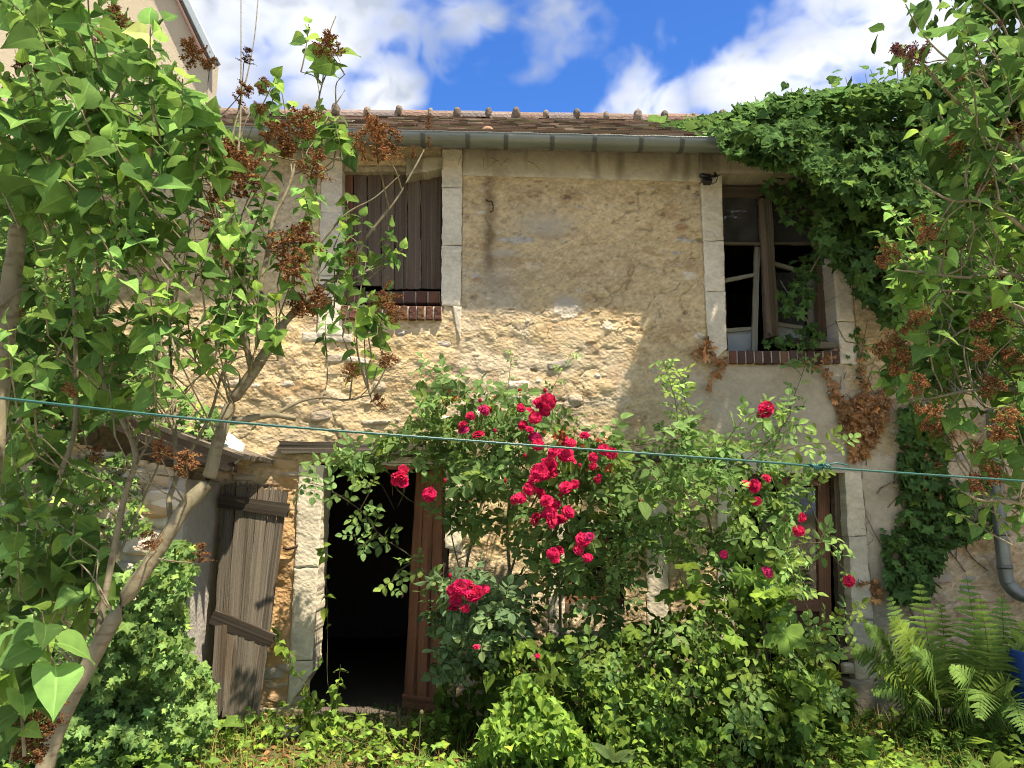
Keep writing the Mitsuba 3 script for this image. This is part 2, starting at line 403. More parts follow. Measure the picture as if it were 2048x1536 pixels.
bare = np.maximum(bare, sstep(-1.25, -1.6, WX) * sstep(2.2, 1.9, WZ) * 0.8)
d1, d2, cell = worley(WX + warpx, WZ + warpz, 0.21, 0.105, 5)
gap = np.clip((d2 - d1) / 0.34, 0, 1)
pick = np.random.default_rng(9).random(20000)
proud = pick[cell % 20000]
stonef = (1 - (1 - gap) ** 2.2)
flake = sstep(0.52, 0.60, wn(4.2, 4, 41)) * 0.5 + sstep(0.5, 0.58, wn(8.5, 4, 42)) * 0.35
lip = wn(np.array([7.0, 1, 17.0]), 4, 51)
crest = 1 - np.clip(np.abs(lip - 0.5) / 0.035, 0, 1)
hgt = 0.030 * (wn(1.3, 3, 1) - 0.5) + 0.018 * (wn(5, 4, 2) - 0.5) + 0.011 * (wn(16, 3, 3) - 0.5)
hgt = hgt + bare * (stonef * 0.007 * proud ** 2 + flake * 0.010 + 0.050 * (wn(3.1, 3, 6) - 0.5) + 0.014 * (wn(8.5, 3, 7) - 0.5) - 0.004)
patches = sstep(0.50, 0.62, wn(1.9, 3, 61))
hgt = hgt + (1 - 0.6 * bare) * crest * patches * 0.012
pits = (1 - .85 * bare) * sstep(0.69, 0.78, wn(np.array([13.0, 1, 21.0]), 3, 71)) * sstep(.45, .6, wn(2.2, 2, 72))
hgt = hgt - pits * 0.010
# hairline and gaping cracks, and scabs of stone or old mortar that show through
rc = np.random.default_rng(77)
cp = []
for i in range(150):
    x, z = rc.uniform(-3.2, 4.2), rc.uniform(.3, 4.5)
    a = rc.normal(0, .45) + (0 if rc.random() < .75 else 1.3)
    wd = rc.uniform(.6, 1.0) if rc.random() < .7 else 1.5
    for k_ in range(int(rc.uniform(8, 46))):
        cp.append((x, z, wd)); a += rc.normal(0, .30); x += .011 * math.cos(a); z += .011 * math.sin(a)
cp = np.array(cp)
dc, ic = cKDTree(cp[:, :2]).query(np.stack([WX.ravel(), WZ.ravel()], -1), distance_upper_bound=.03)
crack = np.clip(1 - dc / (0.0085 * cp[np.minimum(ic, len(cp) - 1), 2]), 0, 1).reshape(WX.shape)
hgt = hgt - 0.014 * crack
scab = np.zeros(WX.shape); scab_c = np.zeros(WX.shape + (3,))
edge_n = wn(12, 3, 91) - .5
spots_ = [(0.34, 3.60, .085, .035, 0), (1.62, 3.98, .06, .03, 1), (0.18, 3.84, .12, .03, 2), (1.66, 3.86, .06, .022, 2), (0.6, 3.24, .12, .06, 4), (1.66, 3.55, .05, .03, 4), (1.62, 3.22, .03, .025, 3), (1.72, 3.02, .04, .02, 4), (0.95, 3.1, .04, .03, 4), (-.07, 4.3, .05, .04, 0)]
for i in range(320): spots_.append((rc.uniform(-3.0, 4.2), rc.uniform(.5, 4.35), rc.uniform(.008, .036), rc.uniform(.005, .016), rc.integers(0, 6)))
SC = np.array([[.55, .46, .33], [.36, .22, .13], [.40, .40, .39], [.22, .14, .08], [.64, .60, .51], [.46, .33, .19]])
for x_, z_, rx, rz, kind in spots_:
    i0, i1 = np.searchsorted(xs, [x_ - 2 * rx - .02, x_ + 2 * rx + .02]); j0, j1 = np.searchsorted(zs, [z_ - 2 * rz - .02, z_ + 2 * rz + .02])
    sl = (slice(i0, i1), slice(j0, j1))
    e_ = sstep(1.25, .85, np.sqrt(((WX[sl] - x_) / rx) ** 2 + ((WZ[sl] - z_) / rz) ** 2) + 1.8 * edge_n[sl])
    up = e_ > scab[sl]
    scab_c[sl][up] = SC[kind]; scab[sl] = np.maximum(scab[sl], e_)
hgt = hgt + scab * (0.007 - 0.016 * (scab_c[..., 0] < .25) + 0.008 * (wn(30, 2, 92) - .5))
front_Y = -0.0 - np.clip(hgt, -0.035, 0.055)
hide = np.zeros(WX.shape, bool)
for x0, x1, z0, z1 in OPENINGS: hide |= (WX > x0) & (WX < x1) & (WZ > z0) & (WZ < z1)
pxw, pyw, _ = proj(np.stack([WX, 0 * WX, WZ], -1))
under = np.zeros(WX.shape, bool)
SLABQ = [j[1] for j in JAMBS] + [[(925, 305), (1446, 314), (1444, 352), (925, 350)], [(1446, 312), (1660, 318), (1660, 350), (1444, 350)]]
for qd in SLABQ: under |= in_poly(pxw, pyw, qd)
front_Y = np.where(under, 0.015, front_Y)
base_c = np.array([0.505, 0.41, 0.25])
c = base_c * (0.78 + 0.42 * wn(1.7, 4, 81))[..., None]
c = c * (1 + (0.16 * (wn(14, 3, 82) - 0.5) * 2)[..., None])
grey = sstep(0.52, 0.66, wn(1.15, 4, 83))[..., None] * 0.55
c = c * (1 - grey) + np.array([0.47, 0.43, 0.35]) * grey
warm = (sstep(0.5, 0.7, wn(2.3, 4, 84)) * (0.35 + 0.4 * bare))[..., None]
c = c * (1 - warm) + np.array([0.58, 0.445, 0.235]) * warm
st = np.array([[0.50, 0.44, 0.33], [0.56, 0.43, 0.26], [0.40, 0.33, 0.24], [0.58, 0.52, 0.42], [0.46, 0.32, 0.17], [0.5, 0.41, 0.28]])[(cell * 7) % 6]
sb = (bare * sstep(0.1, 0.3, d2 - d1) * (proud > 0.35) * 0.42)[..., None]
c = c * (1 - sb) + st * (0.85 + 0.3 * wn(9, 3, 85))[..., None] * sb
rusty = sstep(0.60, 0.68, wn(np.array([6, 1, 9.0]), 3, 86))[..., None] * 0.35
c = c * (1 - rusty) + np.array([0.27, 0.165, 0.085]) * rusty
c = c * (1 - 0.45 * pits[..., None])
c = c * (1 - .8 * scab[..., None]) + scab_c * .8 * scab[..., None]
c = c * (1 + .5 * (wn(33, 2, 93) - .5) + .55 * (wn(64, 2, 94) - .5))[..., None]
c = c * (1 - .42 * crack[..., None])
fleck = sstep(.74, .80, wn(38, 2, 95))[..., None] * .55
c = c * (1 - fleck) + np.array([.66, .60, .48]) * fleck
speck = sstep(.77, .82, wn(34, 2, 96))[..., None] * .6
c = c * (1 - speck) + np.array([.20, .14, .085]) * speck
or_ = (np.exp(-((WX + 1.62) / .14) ** 2) * sstep(2.0, 1.8, WZ) * (.4 + .9 * wn(3, 3, 97)))[..., None]
or_ = np.clip(or_, 0, .85)
c = c * (1 - or_) + np.array([.50, .315, .145]) * or_
# the brown streak of old leaks below the crack, and grey cement repairs
sx = -0.03 + 0.05 * (wn(4, 2, 87) - 0.5)
streak = np.exp(-((WX - sx) / 0.055) ** 2) * sstep(3.3, 3.7, WZ) * sstep(4.55, 4.35, WZ) * (0.45 + 0.9 * wn(9, 3, 88))
c = c * (1 - 0.62 * np.clip(streak, 0, 1)[..., None] * np.array([0.95, 1, 1.03]))
for cx, cz, rx, rz, am in ((0.45, 3.98, .22, .10, .7), (0.10, 3.72, .11, .035, .8), (0.05, 3.38, .2, .2, .45), (1.6, 2.55, .25, .2, .5), (2.2, 2.45, .5, .25, .6), (2.9, 2.2, .3, .4, .6), (0.62, 3.3, .10, .06, .9), (3.05, 1.6, .16, .6, .6)):
    e = np.exp(-(((WX - cx) / rx) ** 2 + ((WZ - cz) / rz) ** 2)) * (0.5 + 1.0 * wn(6, 3, 89))
    e = np.clip(e * 1.3, 0, 1)[..., None] * am
    c = c * (1 - e) + np.array([0.40, 0.375, 0.32]) * e
V = np.stack([WX, front_Y, WZ], -1)
F = grid_faces(len(xs), len(zs))
keep = ~hide.ravel()[F].any(1)
F = F[keep]
used = np.unique(F); re = np.full(V.shape[0] * V.shape[1], -1); re[used] = np.arange(len(used))
put(H + '__wall', V.reshape(-1, 3)[used], re[F], 'render_wall_vc', True, np.clip(c, 0.01, 0.9).reshape(-1, 3)[used])


def wall_Y(X, Z):
    """The wall's front at (X, Z), from the mesh."""
    i = np.clip(((np.asarray(X) - XL) / step).astype(int), 0, len(xs) - 1); j = np.clip(((np.asarray(Z) + 0.25) / step).astype(int), 0, len(zs) - 1)
    return front_Y[i, j]


def stone_mesh(size, seed, bulge=1.0):
    m = trimesh.creation.icosphere(subdivisions=2)
    v = m.vertices.copy()
    v = np.sign(v) * np.abs(v) ** 0.62
    v = v * (1 + 0.28 * (meshkit.fbm(v * 1.3 + seed * 7.1, 3, seed) - 0.5))[:, None] + 0.10 * (meshkit.fbm(v * 3 + seed, 2, seed + 1) - 0.5)[:, None]
    return v * np.asarray(size) / 2, m.faces


STONE_C = np.array([[0.50, 0.44, 0.34], [0.55, 0.45, 0.30], [0.42, 0.36, 0.28], [0.60, 0.55, 0.46], [0.46, 0.33, 0.19], [0.40, 0.37, 0.32]])
# single stones that show through the fallen render
spots = []
for poly, n in (([(430, 690), (600, 690), (820, 650), (905, 690), (1130, 720), (1200, 820), (1180, 880), (900, 870), (620, 880), (480, 840), (420, 780)], 18), ([(450, 905), (590, 905), (590, 960), (450, 960)], 9),
                ([(560, 1300), (580, 1300), (575, 1430), (520, 1430)], 4), ([(1790, 850), (2040, 850), (2047, 1330), (1790, 1330)], 40), ([(1700, 1240), (1740, 1240), (1745, 1350), (1700, 1350)], 7), ([(460, 1340), (600, 1340), (590, 1440), (450, 1440)], 14)):
    q = sample_poly(poly, n * 6)
    for a in q:
        w = P(a[0], a[1], 0)
        if all(abs(w[0] - s[0]) > 0.13 or abs(w[2] - s[2]) > 0.062 for s in spots[-n * 2:]) and not any(in_poly(a[0], a[1], qd) for qd in SLABQ):
            spots.append(w)
            n -= 1
            if n == 0: break
for i, w in enumerate(spots):
    r = np.random.default_rng(100 + i)
    sz = np.array([r.uniform(.10, .24), 0.075, r.uniform(.045, .10)])
    v, f = stone_mesh(sz, i)
    a = r.normal(0, 0.10)
    v = v @ np.array([[math.cos(a), 0, math.sin(a)], [0, 1, 0], [-math.sin(a), 0, math.cos(a)]])
    v = v + [w[0], wall_Y(w[0], w[2]) + 0.029 + r.uniform(-.014, .006), w[2]]
    col = STONE_C[r.integers(6)] * r.uniform(.8, 1.1)
    cc = col * (0.8 + 0.4 * meshkit.fbm(v * 18, 3, i))[:, None]
    put(H + '__wall__stone', v, f, 'stone', True, cc)

# interior: plain dark plastered rooms that one looks into through the openings
def box_faces(x0, x1, y0, y1, z0, z1, col, skip=()):
    parts = []
    for nm, qd in dict(back=[(x0, y1, z0), (x1, y1, z0), (x1, y1, z1), (x0, y1, z1)], left=[(x0, y0, z0), (x0, y1, z0), (x0, y1, z1), (x0, y0, z1)], right=[(x1, y0, z0), (x1, y1, z0), (x1, y1, z1), (x1, y0, z1)],
                       floor=[(x0, y0, z0), (x1, y0, z0), (x1, y1, z0), (x0, y1, z0)], top=[(x0, y0, z1), (x1, y0, z1), (x1, y1, z1), (x0, y1, z1)]).items():
        if nm not in skip: parts.append((np.array(qd, float), np.array([[0, 1, 2], [0, 2, 3]]), np.array(col)))
    return parts


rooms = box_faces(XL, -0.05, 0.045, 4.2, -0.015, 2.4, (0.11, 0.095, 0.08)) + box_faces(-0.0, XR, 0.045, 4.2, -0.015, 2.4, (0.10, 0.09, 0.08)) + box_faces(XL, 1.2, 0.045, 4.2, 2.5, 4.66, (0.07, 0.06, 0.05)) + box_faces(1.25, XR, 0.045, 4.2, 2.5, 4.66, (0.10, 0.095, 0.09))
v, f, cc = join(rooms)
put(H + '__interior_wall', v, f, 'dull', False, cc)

# jambs and lintels of smooth grey plaster
def streaks(front, C):
    s = meshkit.fbm(front * np.array([9, 1, 1.2]), 3, 12)
    top = sstep(4.30, 4.56, front[..., 2] + 0.10 * (s - 0.5))
    k = (sstep(0.5, 0.72, s) * sstep(4.28, 4.52, front[..., 2]) * 0.75)[..., None]
    C = C * (1 - k) + np.array([0.10, 0.088, 0.06]) * k
    k = (top * 0.4)[..., None]
    return C * (1 - k) + np.array([0.20, 0.18, 0.13]) * k


for nm, qd, sd in JAMBS:
    low = sd in (6, 7, 9, 10, 11, 12)
    a_, b_, c__, d__ = [np.array(t_, float) for t_ in qd]
    cuts = {1: [0, .34, .68, 1], 2: [0, .25, .62, 1], 4: [0, .32, .60, 1], 5: [0, .4, .78, 1], 6: [0, .42, .8, 1], 10: [0, .33, .72, 1]}.get(sd, [0, 1])
    for u0, u1 in zip(cuts[:-1], cuts[1:]):
        rj = np.random.default_rng(sd * 31 + int(u0 * 100))
        side_at = lambda p_, q_, u: p_ if u == 0 else q_ if u == 1 else p_ + (q_ - p_) * ((a_[1] + (d__[1] - a_[1]) * u - p_[1]) / (q_[1] - p_[1]))
        g_ = .003 if u1 < 1 else 0
        qd_ = [side_at(a_, d__, u0), side_at(b_, c__, u0), side_at(b_, c__, u1 - g_), side_at(a_, d__, u1 - g_)]
        slab(f'{H}__{nm}', [tuple(t_ + [rj.normal(0, .5), 0]) for t_ in qd_], Y=-0.022 + rj.normal(0, .002), thick=0.30, col=np.array((0.62, 0.585, 0.475) if not low else (0.62, 0.575, 0.465)) * rj.uniform(.93, 1.05), var=0.26, seed=sd * 11 + int(u0 * 10), ragged=0.012 if low else 0.009, rough=0.007 if low else 0.005, res=0.010)
slab(f'{H}__lintel', [(925, 294), (1398, 305), (1402, 363), (925, 350)], Y=-0.018, thick=0.2, col=(0.58, 0.54, 0.44), var=0.22, seed=201, res=0.018, ragged=0.004, stain=streaks)
slab(f'{H}__lintel', [(1400, 305), (1664, 310), (1664, 346), (1400, 346)], Y=-0.02, thick=0.28, col=(0.52, 0.48, 0.39), var=0.22, seed=202, res=0.018, stain=streaks)
slab(f'{H}__lintel', [(814, 314), (885, 312), (885, 336), (812, 350)], Y=-0.05, thick=0.25, col=(0.43, 0.40, 0.31), var=0.25, seed=203, res=0.014, ragged=0.01, stain=streaks)
slab(f'{H}__lintel', [(660, 296), (880, 298), (880, 342), (660, 342)], Y=0.03, thick=0.2, col=(0.33, 0.29, 0.21), var=0.5, seed=204, res=0.012, rough=0.02, ragged=0.012)
slab(f'{H}__lintel', [(728, 913), (895, 915), (892, 934), (728, 930)], Y=-0.014, thick=0.28, col=(0.56, 0.51, 0.42), var=0.25, seed=205, res=0.012, rough=0.012, ragged=0.012)
slab(f'{H}__lintel', [(1440, 905), (1722, 907), (1722, 945), (1440, 948)], Y=-0.026, thick=0.28, col=(0.48, 0.45, 0.385), var=0.2, seed=206, res=0.016)
slab(f'{H}__lintel', [(1130, 1040), (1293, 1040), (1293, 1056), (1130, 1056)], Y=-0.012, thick=0.28, col=(0.45, 0.41, 0.34), var=0.2, seed=207)
slab(f'{H}__plinth', [(1700, 1364), (1768, 1360), (1786, 1480), (1716, 1480)], Y=-0.07, thick=0.35, col=(0.27, 0.25, 0.21), var=0.25, seed=208, res=0.016, ragged=0.006)
slab(f'{H}__render_patch', [(905, 612), (923, 613), (921, 680), (912, 655)], Y=-0.018, thick=0.05, col=(0.52, 0.48, 0.40), var=0.2, seed=209, res=0.008, ragged=0.006)
slab(f'{H}__render_patch', [(604, 664), (704, 668), (704, 684), (604, 681)], Y=-0.02, thick=0.06, col=(0.50, 0.46, 0.38), var=0.2, seed=210, res=0.010, ragged=0.004)
slab(f'{H}__render_patch', [(1420, 730), (1690, 730), (1690, 900), (1425, 880)], Y=-0.008, thick=0.05, col=(0.43, 0.385, 0.30), var=0.22, seed=211, res=0.016, rough=0.010, ragged=0.03)
slab(f'{H}__render_patch', [(1722, 910), (1795, 910), (1800, 1240), (1748, 1260)], Y=-0.010, thick=0.05, col=(0.45, 0.40, 0.315), var=0.25, seed=212, res=0.014, rough=0.008, ragged=0.02)
# timber lintel over the left door
plank(f'{H}__timber_lintel', P(560, 896, -0.02), P(930, 900, -0.02), 0.095, 0.12, 'wood_grey', [0, 0, 1], 0.35, 5, warp=0.01, bite=0.03)
plank(f'{H}__timber_lintel', P(1190, 914, -0.02), P(1440, 918, -0.02), 0.06, 0.1, 'wood_dark', [0, 0, 1], 0.4, 6, warp=0.01, bite=0.03)

# upper left window: boarded up, brick sill
W1 = H + '__window'
ed = [682, 707, 735, 763, 790, 815, 842, 884]
for i in range(7):
    a, b = P((ed[i] + ed[i + 1]) / 2, 334, 0.12), P((ed[i] + ed[i + 1]) / 2, 578 - (6 if i < 3 else 0), 0.12)
    w = np.linalg.norm(P(ed[i + 1], 450, 0.12) - P(ed[i], 450, 0.12)) - 0.006
    plank(W1 + '__plank', a, b, w, 0.022 + 0.006 * (i % 2), 'wood_dark' if i > 0 else 'wood_red', [1, 0, 0], (0.2, 0.55, 0.5, 0.7, 0.45, 0.62, 0.4)[i], 20 + i, bite=0.006)


def bricks(parent, x0, x1, y0, y1, Y, n, deep, seed, dy=0.0):
    for i in range(n):
        r = np.random.default_rng(seed + i)
        a, b = P(x0 + (x1 - x0) * (i + 0.5) / n, (y0 + y1) / 2 + dy * (i + 0.5) / n, Y), None
        w = np.linalg.norm(P(x1, y0, Y) - P(x0, y0, Y)) / n; h = np.linalg.norm(P(x0, y1, Y) - P(x0, y0, Y))
        v, f = rot_box(a + [r.normal(0, .001), deep / 2 + r.uniform(-.006, .006), r.normal(0, .002)], [1, 0, 0], [0, 1, 0], [0, 0, 1], [w - 0.013, deep, h], 0.006)
        col = np.array([[0.105, 0.058, 0.046], [0.135, 0.07, 0.052], [0.085, 0.055, 0.05], [0.15, 0.085, 0.06]])[r.integers(4)] * r.uniform(.8, 1.25)
        put(parent + '__brick', v, f, 'stone', False, np.broadcast_to(col, v.shape) * (0.85 + 0.3 * r.random((len(v), 1))))
    mq = [P(x0, y0, Y + 0.014) + [0, 0, -.004], P(x1, y0 + dy, Y + 0.014) + [0, 0, -.004], P(x1, y1 + dy, Y + 0.014) + [0, 0, .004], P(x0, y1, Y + 0.014) + [0, 0, .004]]
    slab(parent + '__mortar', mq, thick=deep - 0.02, col=(0.42, 0.39, 0.32), var=0.2, seed=seed, res=0.02, ragged=0.0, rough=0.002)


bricks(W1, 680, 884, 610, 637, -0.045, 12, 0.22, 300, dy=2)
bricks(W1, 684, 880, 582, 606, 0.06, 8, 0.12, 330)
# upper right window: rotten casement, panes, slipped inner frames, brick sill
W2 = H + '__window_001'
bricks(W2, 1458, 1682, 701, 727, -0.05, 13, 0.30, 360)


def bar(key, a, b, w, t, bsdf, wdir=(1, 0, 0), tone=0.5, seed=1, bite=0.003):
    return plank(key, a, b, w, t, bsdf, wdir, tone, seed, warp=0.002, bite=bite)


YF = 0.22
bar(W2 + '__frame', P(1438, 384, YF), P(1648, 386, YF), 0.085, 0.06, 'wood_dark', (0, 0, 1), 0.5, 41)
bar(W2 + '__frame', P(1436, 380, YF), P(1448, 700, YF), 0.05, 0.06, 'wood_dark', (1, 0, 0), 0.4, 42)
bar(W2 + '__frame', P(1633, 380, YF), P(1642, 672, YF), 0.075, 0.07, 'wood_dark', (1, 0, 0), 0.75, 43)
bar(W2 + '__mullion', P(1529, 400, YF - 0.035), P(1543, 676, YF - 0.035), 0.105, 0.07, 'wood_grey', (1, 0, 0), 0.68, 44, bite=0.02)
bar(W2 + '__mullion_cover', P(1522, 400, YF - 0.075), P(1538, 668, YF - 0.075), 0.04, 0.03, 'wood_dark', (1, 0, 0), 0.95, 45, bite=0.02)
bar(W2 + '__glazing_bar', P(1446, 487, YF), P(1520, 488, YF), 0.018, 0.03, 'wood_grey', (0, 0, 1), 0.75, 46)
bar(W2 + '__glazing_bar', P(1540, 487, YF), P(1632, 488, YF), 0.018, 0.03, 'wood_grey', (0, 0, 1), 0.7, 47)
bar(W2 + '__sill_board', P(1550, 686, YF - .06), P(1650, 684, YF - .06), 0.07, 0.05, 'wood_dark', (0, 0, 1), 0.5, 48, bite=.02)
bar(W2 + '__sill_board', P(1610, 692, .0), P(1668, 692, .0), 0.05, 0.10, 'wood_grey', (0, 0, 1), 0.85, 49, bite=.02)
YI = 0.34
for a, b, w, tn in (((1514, 495), (1508, 702), .045, .8), ((1620, 535), (1622, 655), .045, .75)):
    bar(W2 + '__casement_stile', P(*a, YI), P(*b, YI - .05), w, 0.03, 'wood_pale', (1, 0, 0), tn, 50)
for a, b in (((1448, 562), (1512, 549)), ((1446, 662), (1508, 657)), ((1546, 527), (1592, 540)), ((1552, 648), (1612, 657))):
    bar(W2 + '__casement_rail', P(*a, YI), P(*b, YI), 0.028, 0.03, 'wood_pale', (0, 0, 1), 0.75, 51)
scene['wood_pale'] = {'type': 'twosided', 'bsdf': {'type': 'principled', 'base_color': mikit.proc(wood((0.17, 0.165, 0.13), (0.36, 0.36, 0.30), 0.8, (0.14, 0.12, 0.09))), 'roughness': 0.7, 'specular': 0.3}}
slab(W2 + '__lower_panel', [(1446, 663), (1508, 660), (1508, 702), (1446, 702)], Y=YI + .02, thick=0.02, col=(0.47, 0.52, 0.55), var=0.08, seed=401, bsdf='plain')
slab(W2 + '__lower_panel', [(1552, 652), (1612, 660), (1612, 690), (1552, 690)], Y=YI + .02, thick=0.02, col=(0.45, 0.50, 0.53), var=0.08, seed=402, bsdf='plain')
for qd, dy in (([(1446, 394), (1512, 394), (1517, 484), (1447, 484)], 0.01), ([(1546, 396), (1628, 396), (1630, 484), (1548, 484)], 0.01), ([(1548, 545), (1616, 545), (1616, 655), (1554, 650)], 0.125)):
    pts = np.array([P(*a, YF + dy) for a in qd])
    put(W2 + '__pane', pts, [[0, 1, 2], [0, 2, 3]], 'dusty_glass', False)
# ground-floor window behind the roses
W3 = H + '__window_002'
bar(W3 + '__frame', P(1283, 1052, .12), P(1284, 1205, .12), .05, .05, 'wood_red', (1, 0, 0), .6, 60)
bar(W3 + '__frame', P(1136, 1052, .12), P(1136, 1205, .12), .05, .05, 'wood_red', (1, 0, 0), .5, 61)
bar(W3 + '__frame', P(1130, 1060, .12), P(1290, 1060, .12), .05, .05, 'wood_red', (0, 0, 1), .5, 62)
bar(W3 + '__frame', P(1130, 1200, .12), P(1290, 1200, .12), .06, .05, 'wood_red', (0, 0, 1), .4, 63)
bar(W3 + '__mullion', P(1212, 1060, .11), P(1212, 1200, .11), .04, .04, 'wood_red', (1, 0, 0), .5, 64)
for x0, x1 in ((1140, 1208), (1216, 1280)):
    put(W3 + '__pane', np.array([P(x0, 1062, .125), P(x1, 1062, .125), P(x1, 1196, .125), P(x0, 1196, .125)]), [[0, 1, 2], [0, 2, 3]], 'pane_glass', False)
slab(W3 + '__sill', [(1098, 1262), (1338, 1262), (1338, 1276), (1098, 1276)], Y=-0.05, thick=0.3, col=(0.42, 0.39, 0.33), var=.2, seed=411)
slab(W3 + '__grille_board', [(1130, 1206), (1290, 1206), (1290, 1260), (1130, 1260)], Y=0.04, thick=0.03, col=(0.10, 0.07, 0.05), var=.2, seed=412, bsdf='plain')
for i in range(8):
    bar(W3 + '__slat', P(1150 + 16 * i, 1208, .015), P(1152 + 16 * i, 1256, .015), .02, .016, 'wood_pale', (1, 0, 0), .8, 65 + i)

# left doorway: brown leaf hanging open
D1 = H + '__door'
def leaf_door(parent, a0, a1, b1, b0, n, bsdf, th, tones, seed):
    """Boards between the left edge a0-a1 (top, bottom) and right edge b0-b1."""
    a0, a1, b0, b1 = map(np.asarray, (a0, a1, b0, b1))
    for i in range(n):
        t = (i + 0.5) / n
        top, bot = a0 + (b0 - a0) * t, a1 + (b1 - a1) * t
        plank(parent + '__plank', top, bot, np.linalg.norm(b0 - a0) / n - 0.004, th, bsdf, b0 - a0, tones[i % len(tones)], seed + i, bite=0.004)


leaf_door(D1, P(836, 946, .36), P(804, 1436, .34), P(886, 1444, .08), P(890, 938, .06), 3, 'wood_red', 0.035, (0.62, 0.7, 0.55), 80)
bar(D1 + '__rail', P(806, 1402, .30), P(884, 1412, .05), .10, .02, 'wood_red', (0, 0, 1), .45, 86)
bar(D1 + '__frame', P(893, 936, .05), P(889, 1442, .05), .035, .06, 'wood_dark', (1, 0, 0), .3, 87)
bar(D1 + '__frame', P(726, 934, .05), P(893, 938, .05), .022, .06, 'wood_red', (0, 0, 1), .9, 88)
k_ = D1 + '__handle'
v, f = tube(spline([P(812, 1180, .30), P(806, 1182, .24), P(804, 1196, .24)], 8), .011, 6)
put(k_, v, f, 'iron')
# right doorway: half-glazed brown door, its other leaf gone
D2 = H + '__door_001'
bar(D2 + '__stile', P(1645, 952, .20), P(1651, 1400, .20), .10, .045, 'wood_red', (1, 0, 0), .55, 90)
bar(D2 + '__stile', P(1563, 952, .20), P(1567, 1400, .20), .07, .045, 'wood_red', (1, 0, 0), .4, 91)
bar(D2 + '__rail', P(1560, 962, .2), P(1640, 962, .2), .09, .04, 'wood_red', (0, 0, 1), .4, 92)
bar(D2 + '__rail', P(1566, 1210, .2), P(1642, 1210, .2), .09, .04, 'wood_red', (0, 0, 1), .5, 93)
slab(D2 + '__panel', [(1568, 1216), (1642, 1216), (1644, 1400), (1568, 1400)], Y=.21, thick=.02, col=(0.085, 0.042, 0.03), var=.25, seed=421, bsdf='plain')
put(D2 + '__pane', np.array([P(1570, 975, .205), P(1636, 975, .205), P(1640, 1200, .205), P(1570, 1200, .205)]), [[0, 1, 2], [0, 2, 3]], 'pane_glass', False)
bar(D2 + '__frame', P(1672, 945, .13), P(1690, 1400, .13), .07, .07, 'wood_dark', (1, 0, 0), .7, 94)
bar(D2 + '__frame', P(1466, 950, .13), P(1700, 946, .13), .07, .07, 'wood_dark', (0, 0, 1), .4, 95)
bar(D2 + '__post', P(1527, 965, .3), P(1530, 1400, .3), .05, .05, 'wood_grey', (1, 0, 0), .5, 96)

# roof: rows of thin flat tiles, ridge tiles with mortar lumps, gutter
EY, EZ, RY, RZ = -0.30, 4.60, 2.15, 6.125
slope = unit(np.array([0, RY - EY, RZ - EZ])); nrm = np.array([0, -slope[2], slope[1]])
RX0, RX1 = -3.9, 6.2
LEN = np.linalg.norm([RY - EY, RZ - EZ])
tiles = []
rr = np.random.default_rng(5)
TC = np.array([[0.20, 0.135, 0.10], [0.13, 0.095, 0.072], [0.27, 0.20, 0.155], [0.09, 0.072, 0.055], [0.33, 0.29, 0.23], [0.17, 0.16, 0.10]])
nrow = int(LEN / 0.095)
for r_ in range(nrow):
    s = r_ * 0.095
    x = RX0 + (r_ % 2) * 0.085
    sag = 0.02 * math.sin(r_ * 0.7)
    while x < RX1:
        w = 0.165 + rr.normal(0, 0.004)
        cpt = np.array([x + w / 2, EY, EZ]) + slope * (s + 0.085 + rr.normal(0, 0.008)) + nrm * (0.030 + rr.normal(0, 0.005))
        tl = rr.normal(0.13, 0.035); tw = rr.normal(0, 0.02)
        az = unit(slope - nrm * tl); ax = unit(np.array([1, 0, tw])); an = unit(np.cross(ax, az)); ax = np.cross(az, an)
        v, f = rot_box(cpt, ax, az, an, [w - 0.004, 0.19, 0.017], 0.003) if False else (None, None)
        hx, hy, hz = (w - 0.006) / 2, 0.095, 0.010
        cs = np.array([[sx_, sy_, sz_] for sx_ in (-1, 1) for sy_ in (-1, 1) for sz_ in (-1, 1)]) * [hx, hy, hz]
        v = cs @ np.array([ax, az, an]) + cpt
        f = np.array([[0, 1, 3], [0, 3, 2], [4, 6, 7], [4, 7, 5], [0, 4, 5], [0, 5, 1], [2, 3, 7], [2, 7, 6], [0, 2, 6], [0, 6, 4], [1, 5, 7], [1, 7, 3]])
        col = TC[rr.integers(6)] * rr.uniform(.75, 1.3)
        tiles.append((v, f, col))
        x += w
v, f, cc = join(tiles)
RF = H + '__roof'
put(RF, v, f, 'dull', False, cc); stuff(RF)
deck = box_faces(RX0, RX1, 0, 1, 0, 1, (0.06, 0.045, 0.03))
a, b = np.array([RX0, EY + .02, EZ - .03]), np.array([RX0, RY, RZ - .03])
e = np.array([RX1 - RX0, 0, 0])
bk = np.array([0, 2 * RY - EY, EZ - .03])
dv = np.array([a, a + e, b + e, b, [RX0, 4.6, EZ - .03], [RX1, 4.6, EZ - .03]])
put(H + '__roof_deck', dv, [[0, 1, 2], [0, 2, 3], [3, 2, 5], [3, 5, 4]], 'dull', False, np.tile([[0.07, 0.05, 0.035]], (6, 1)))
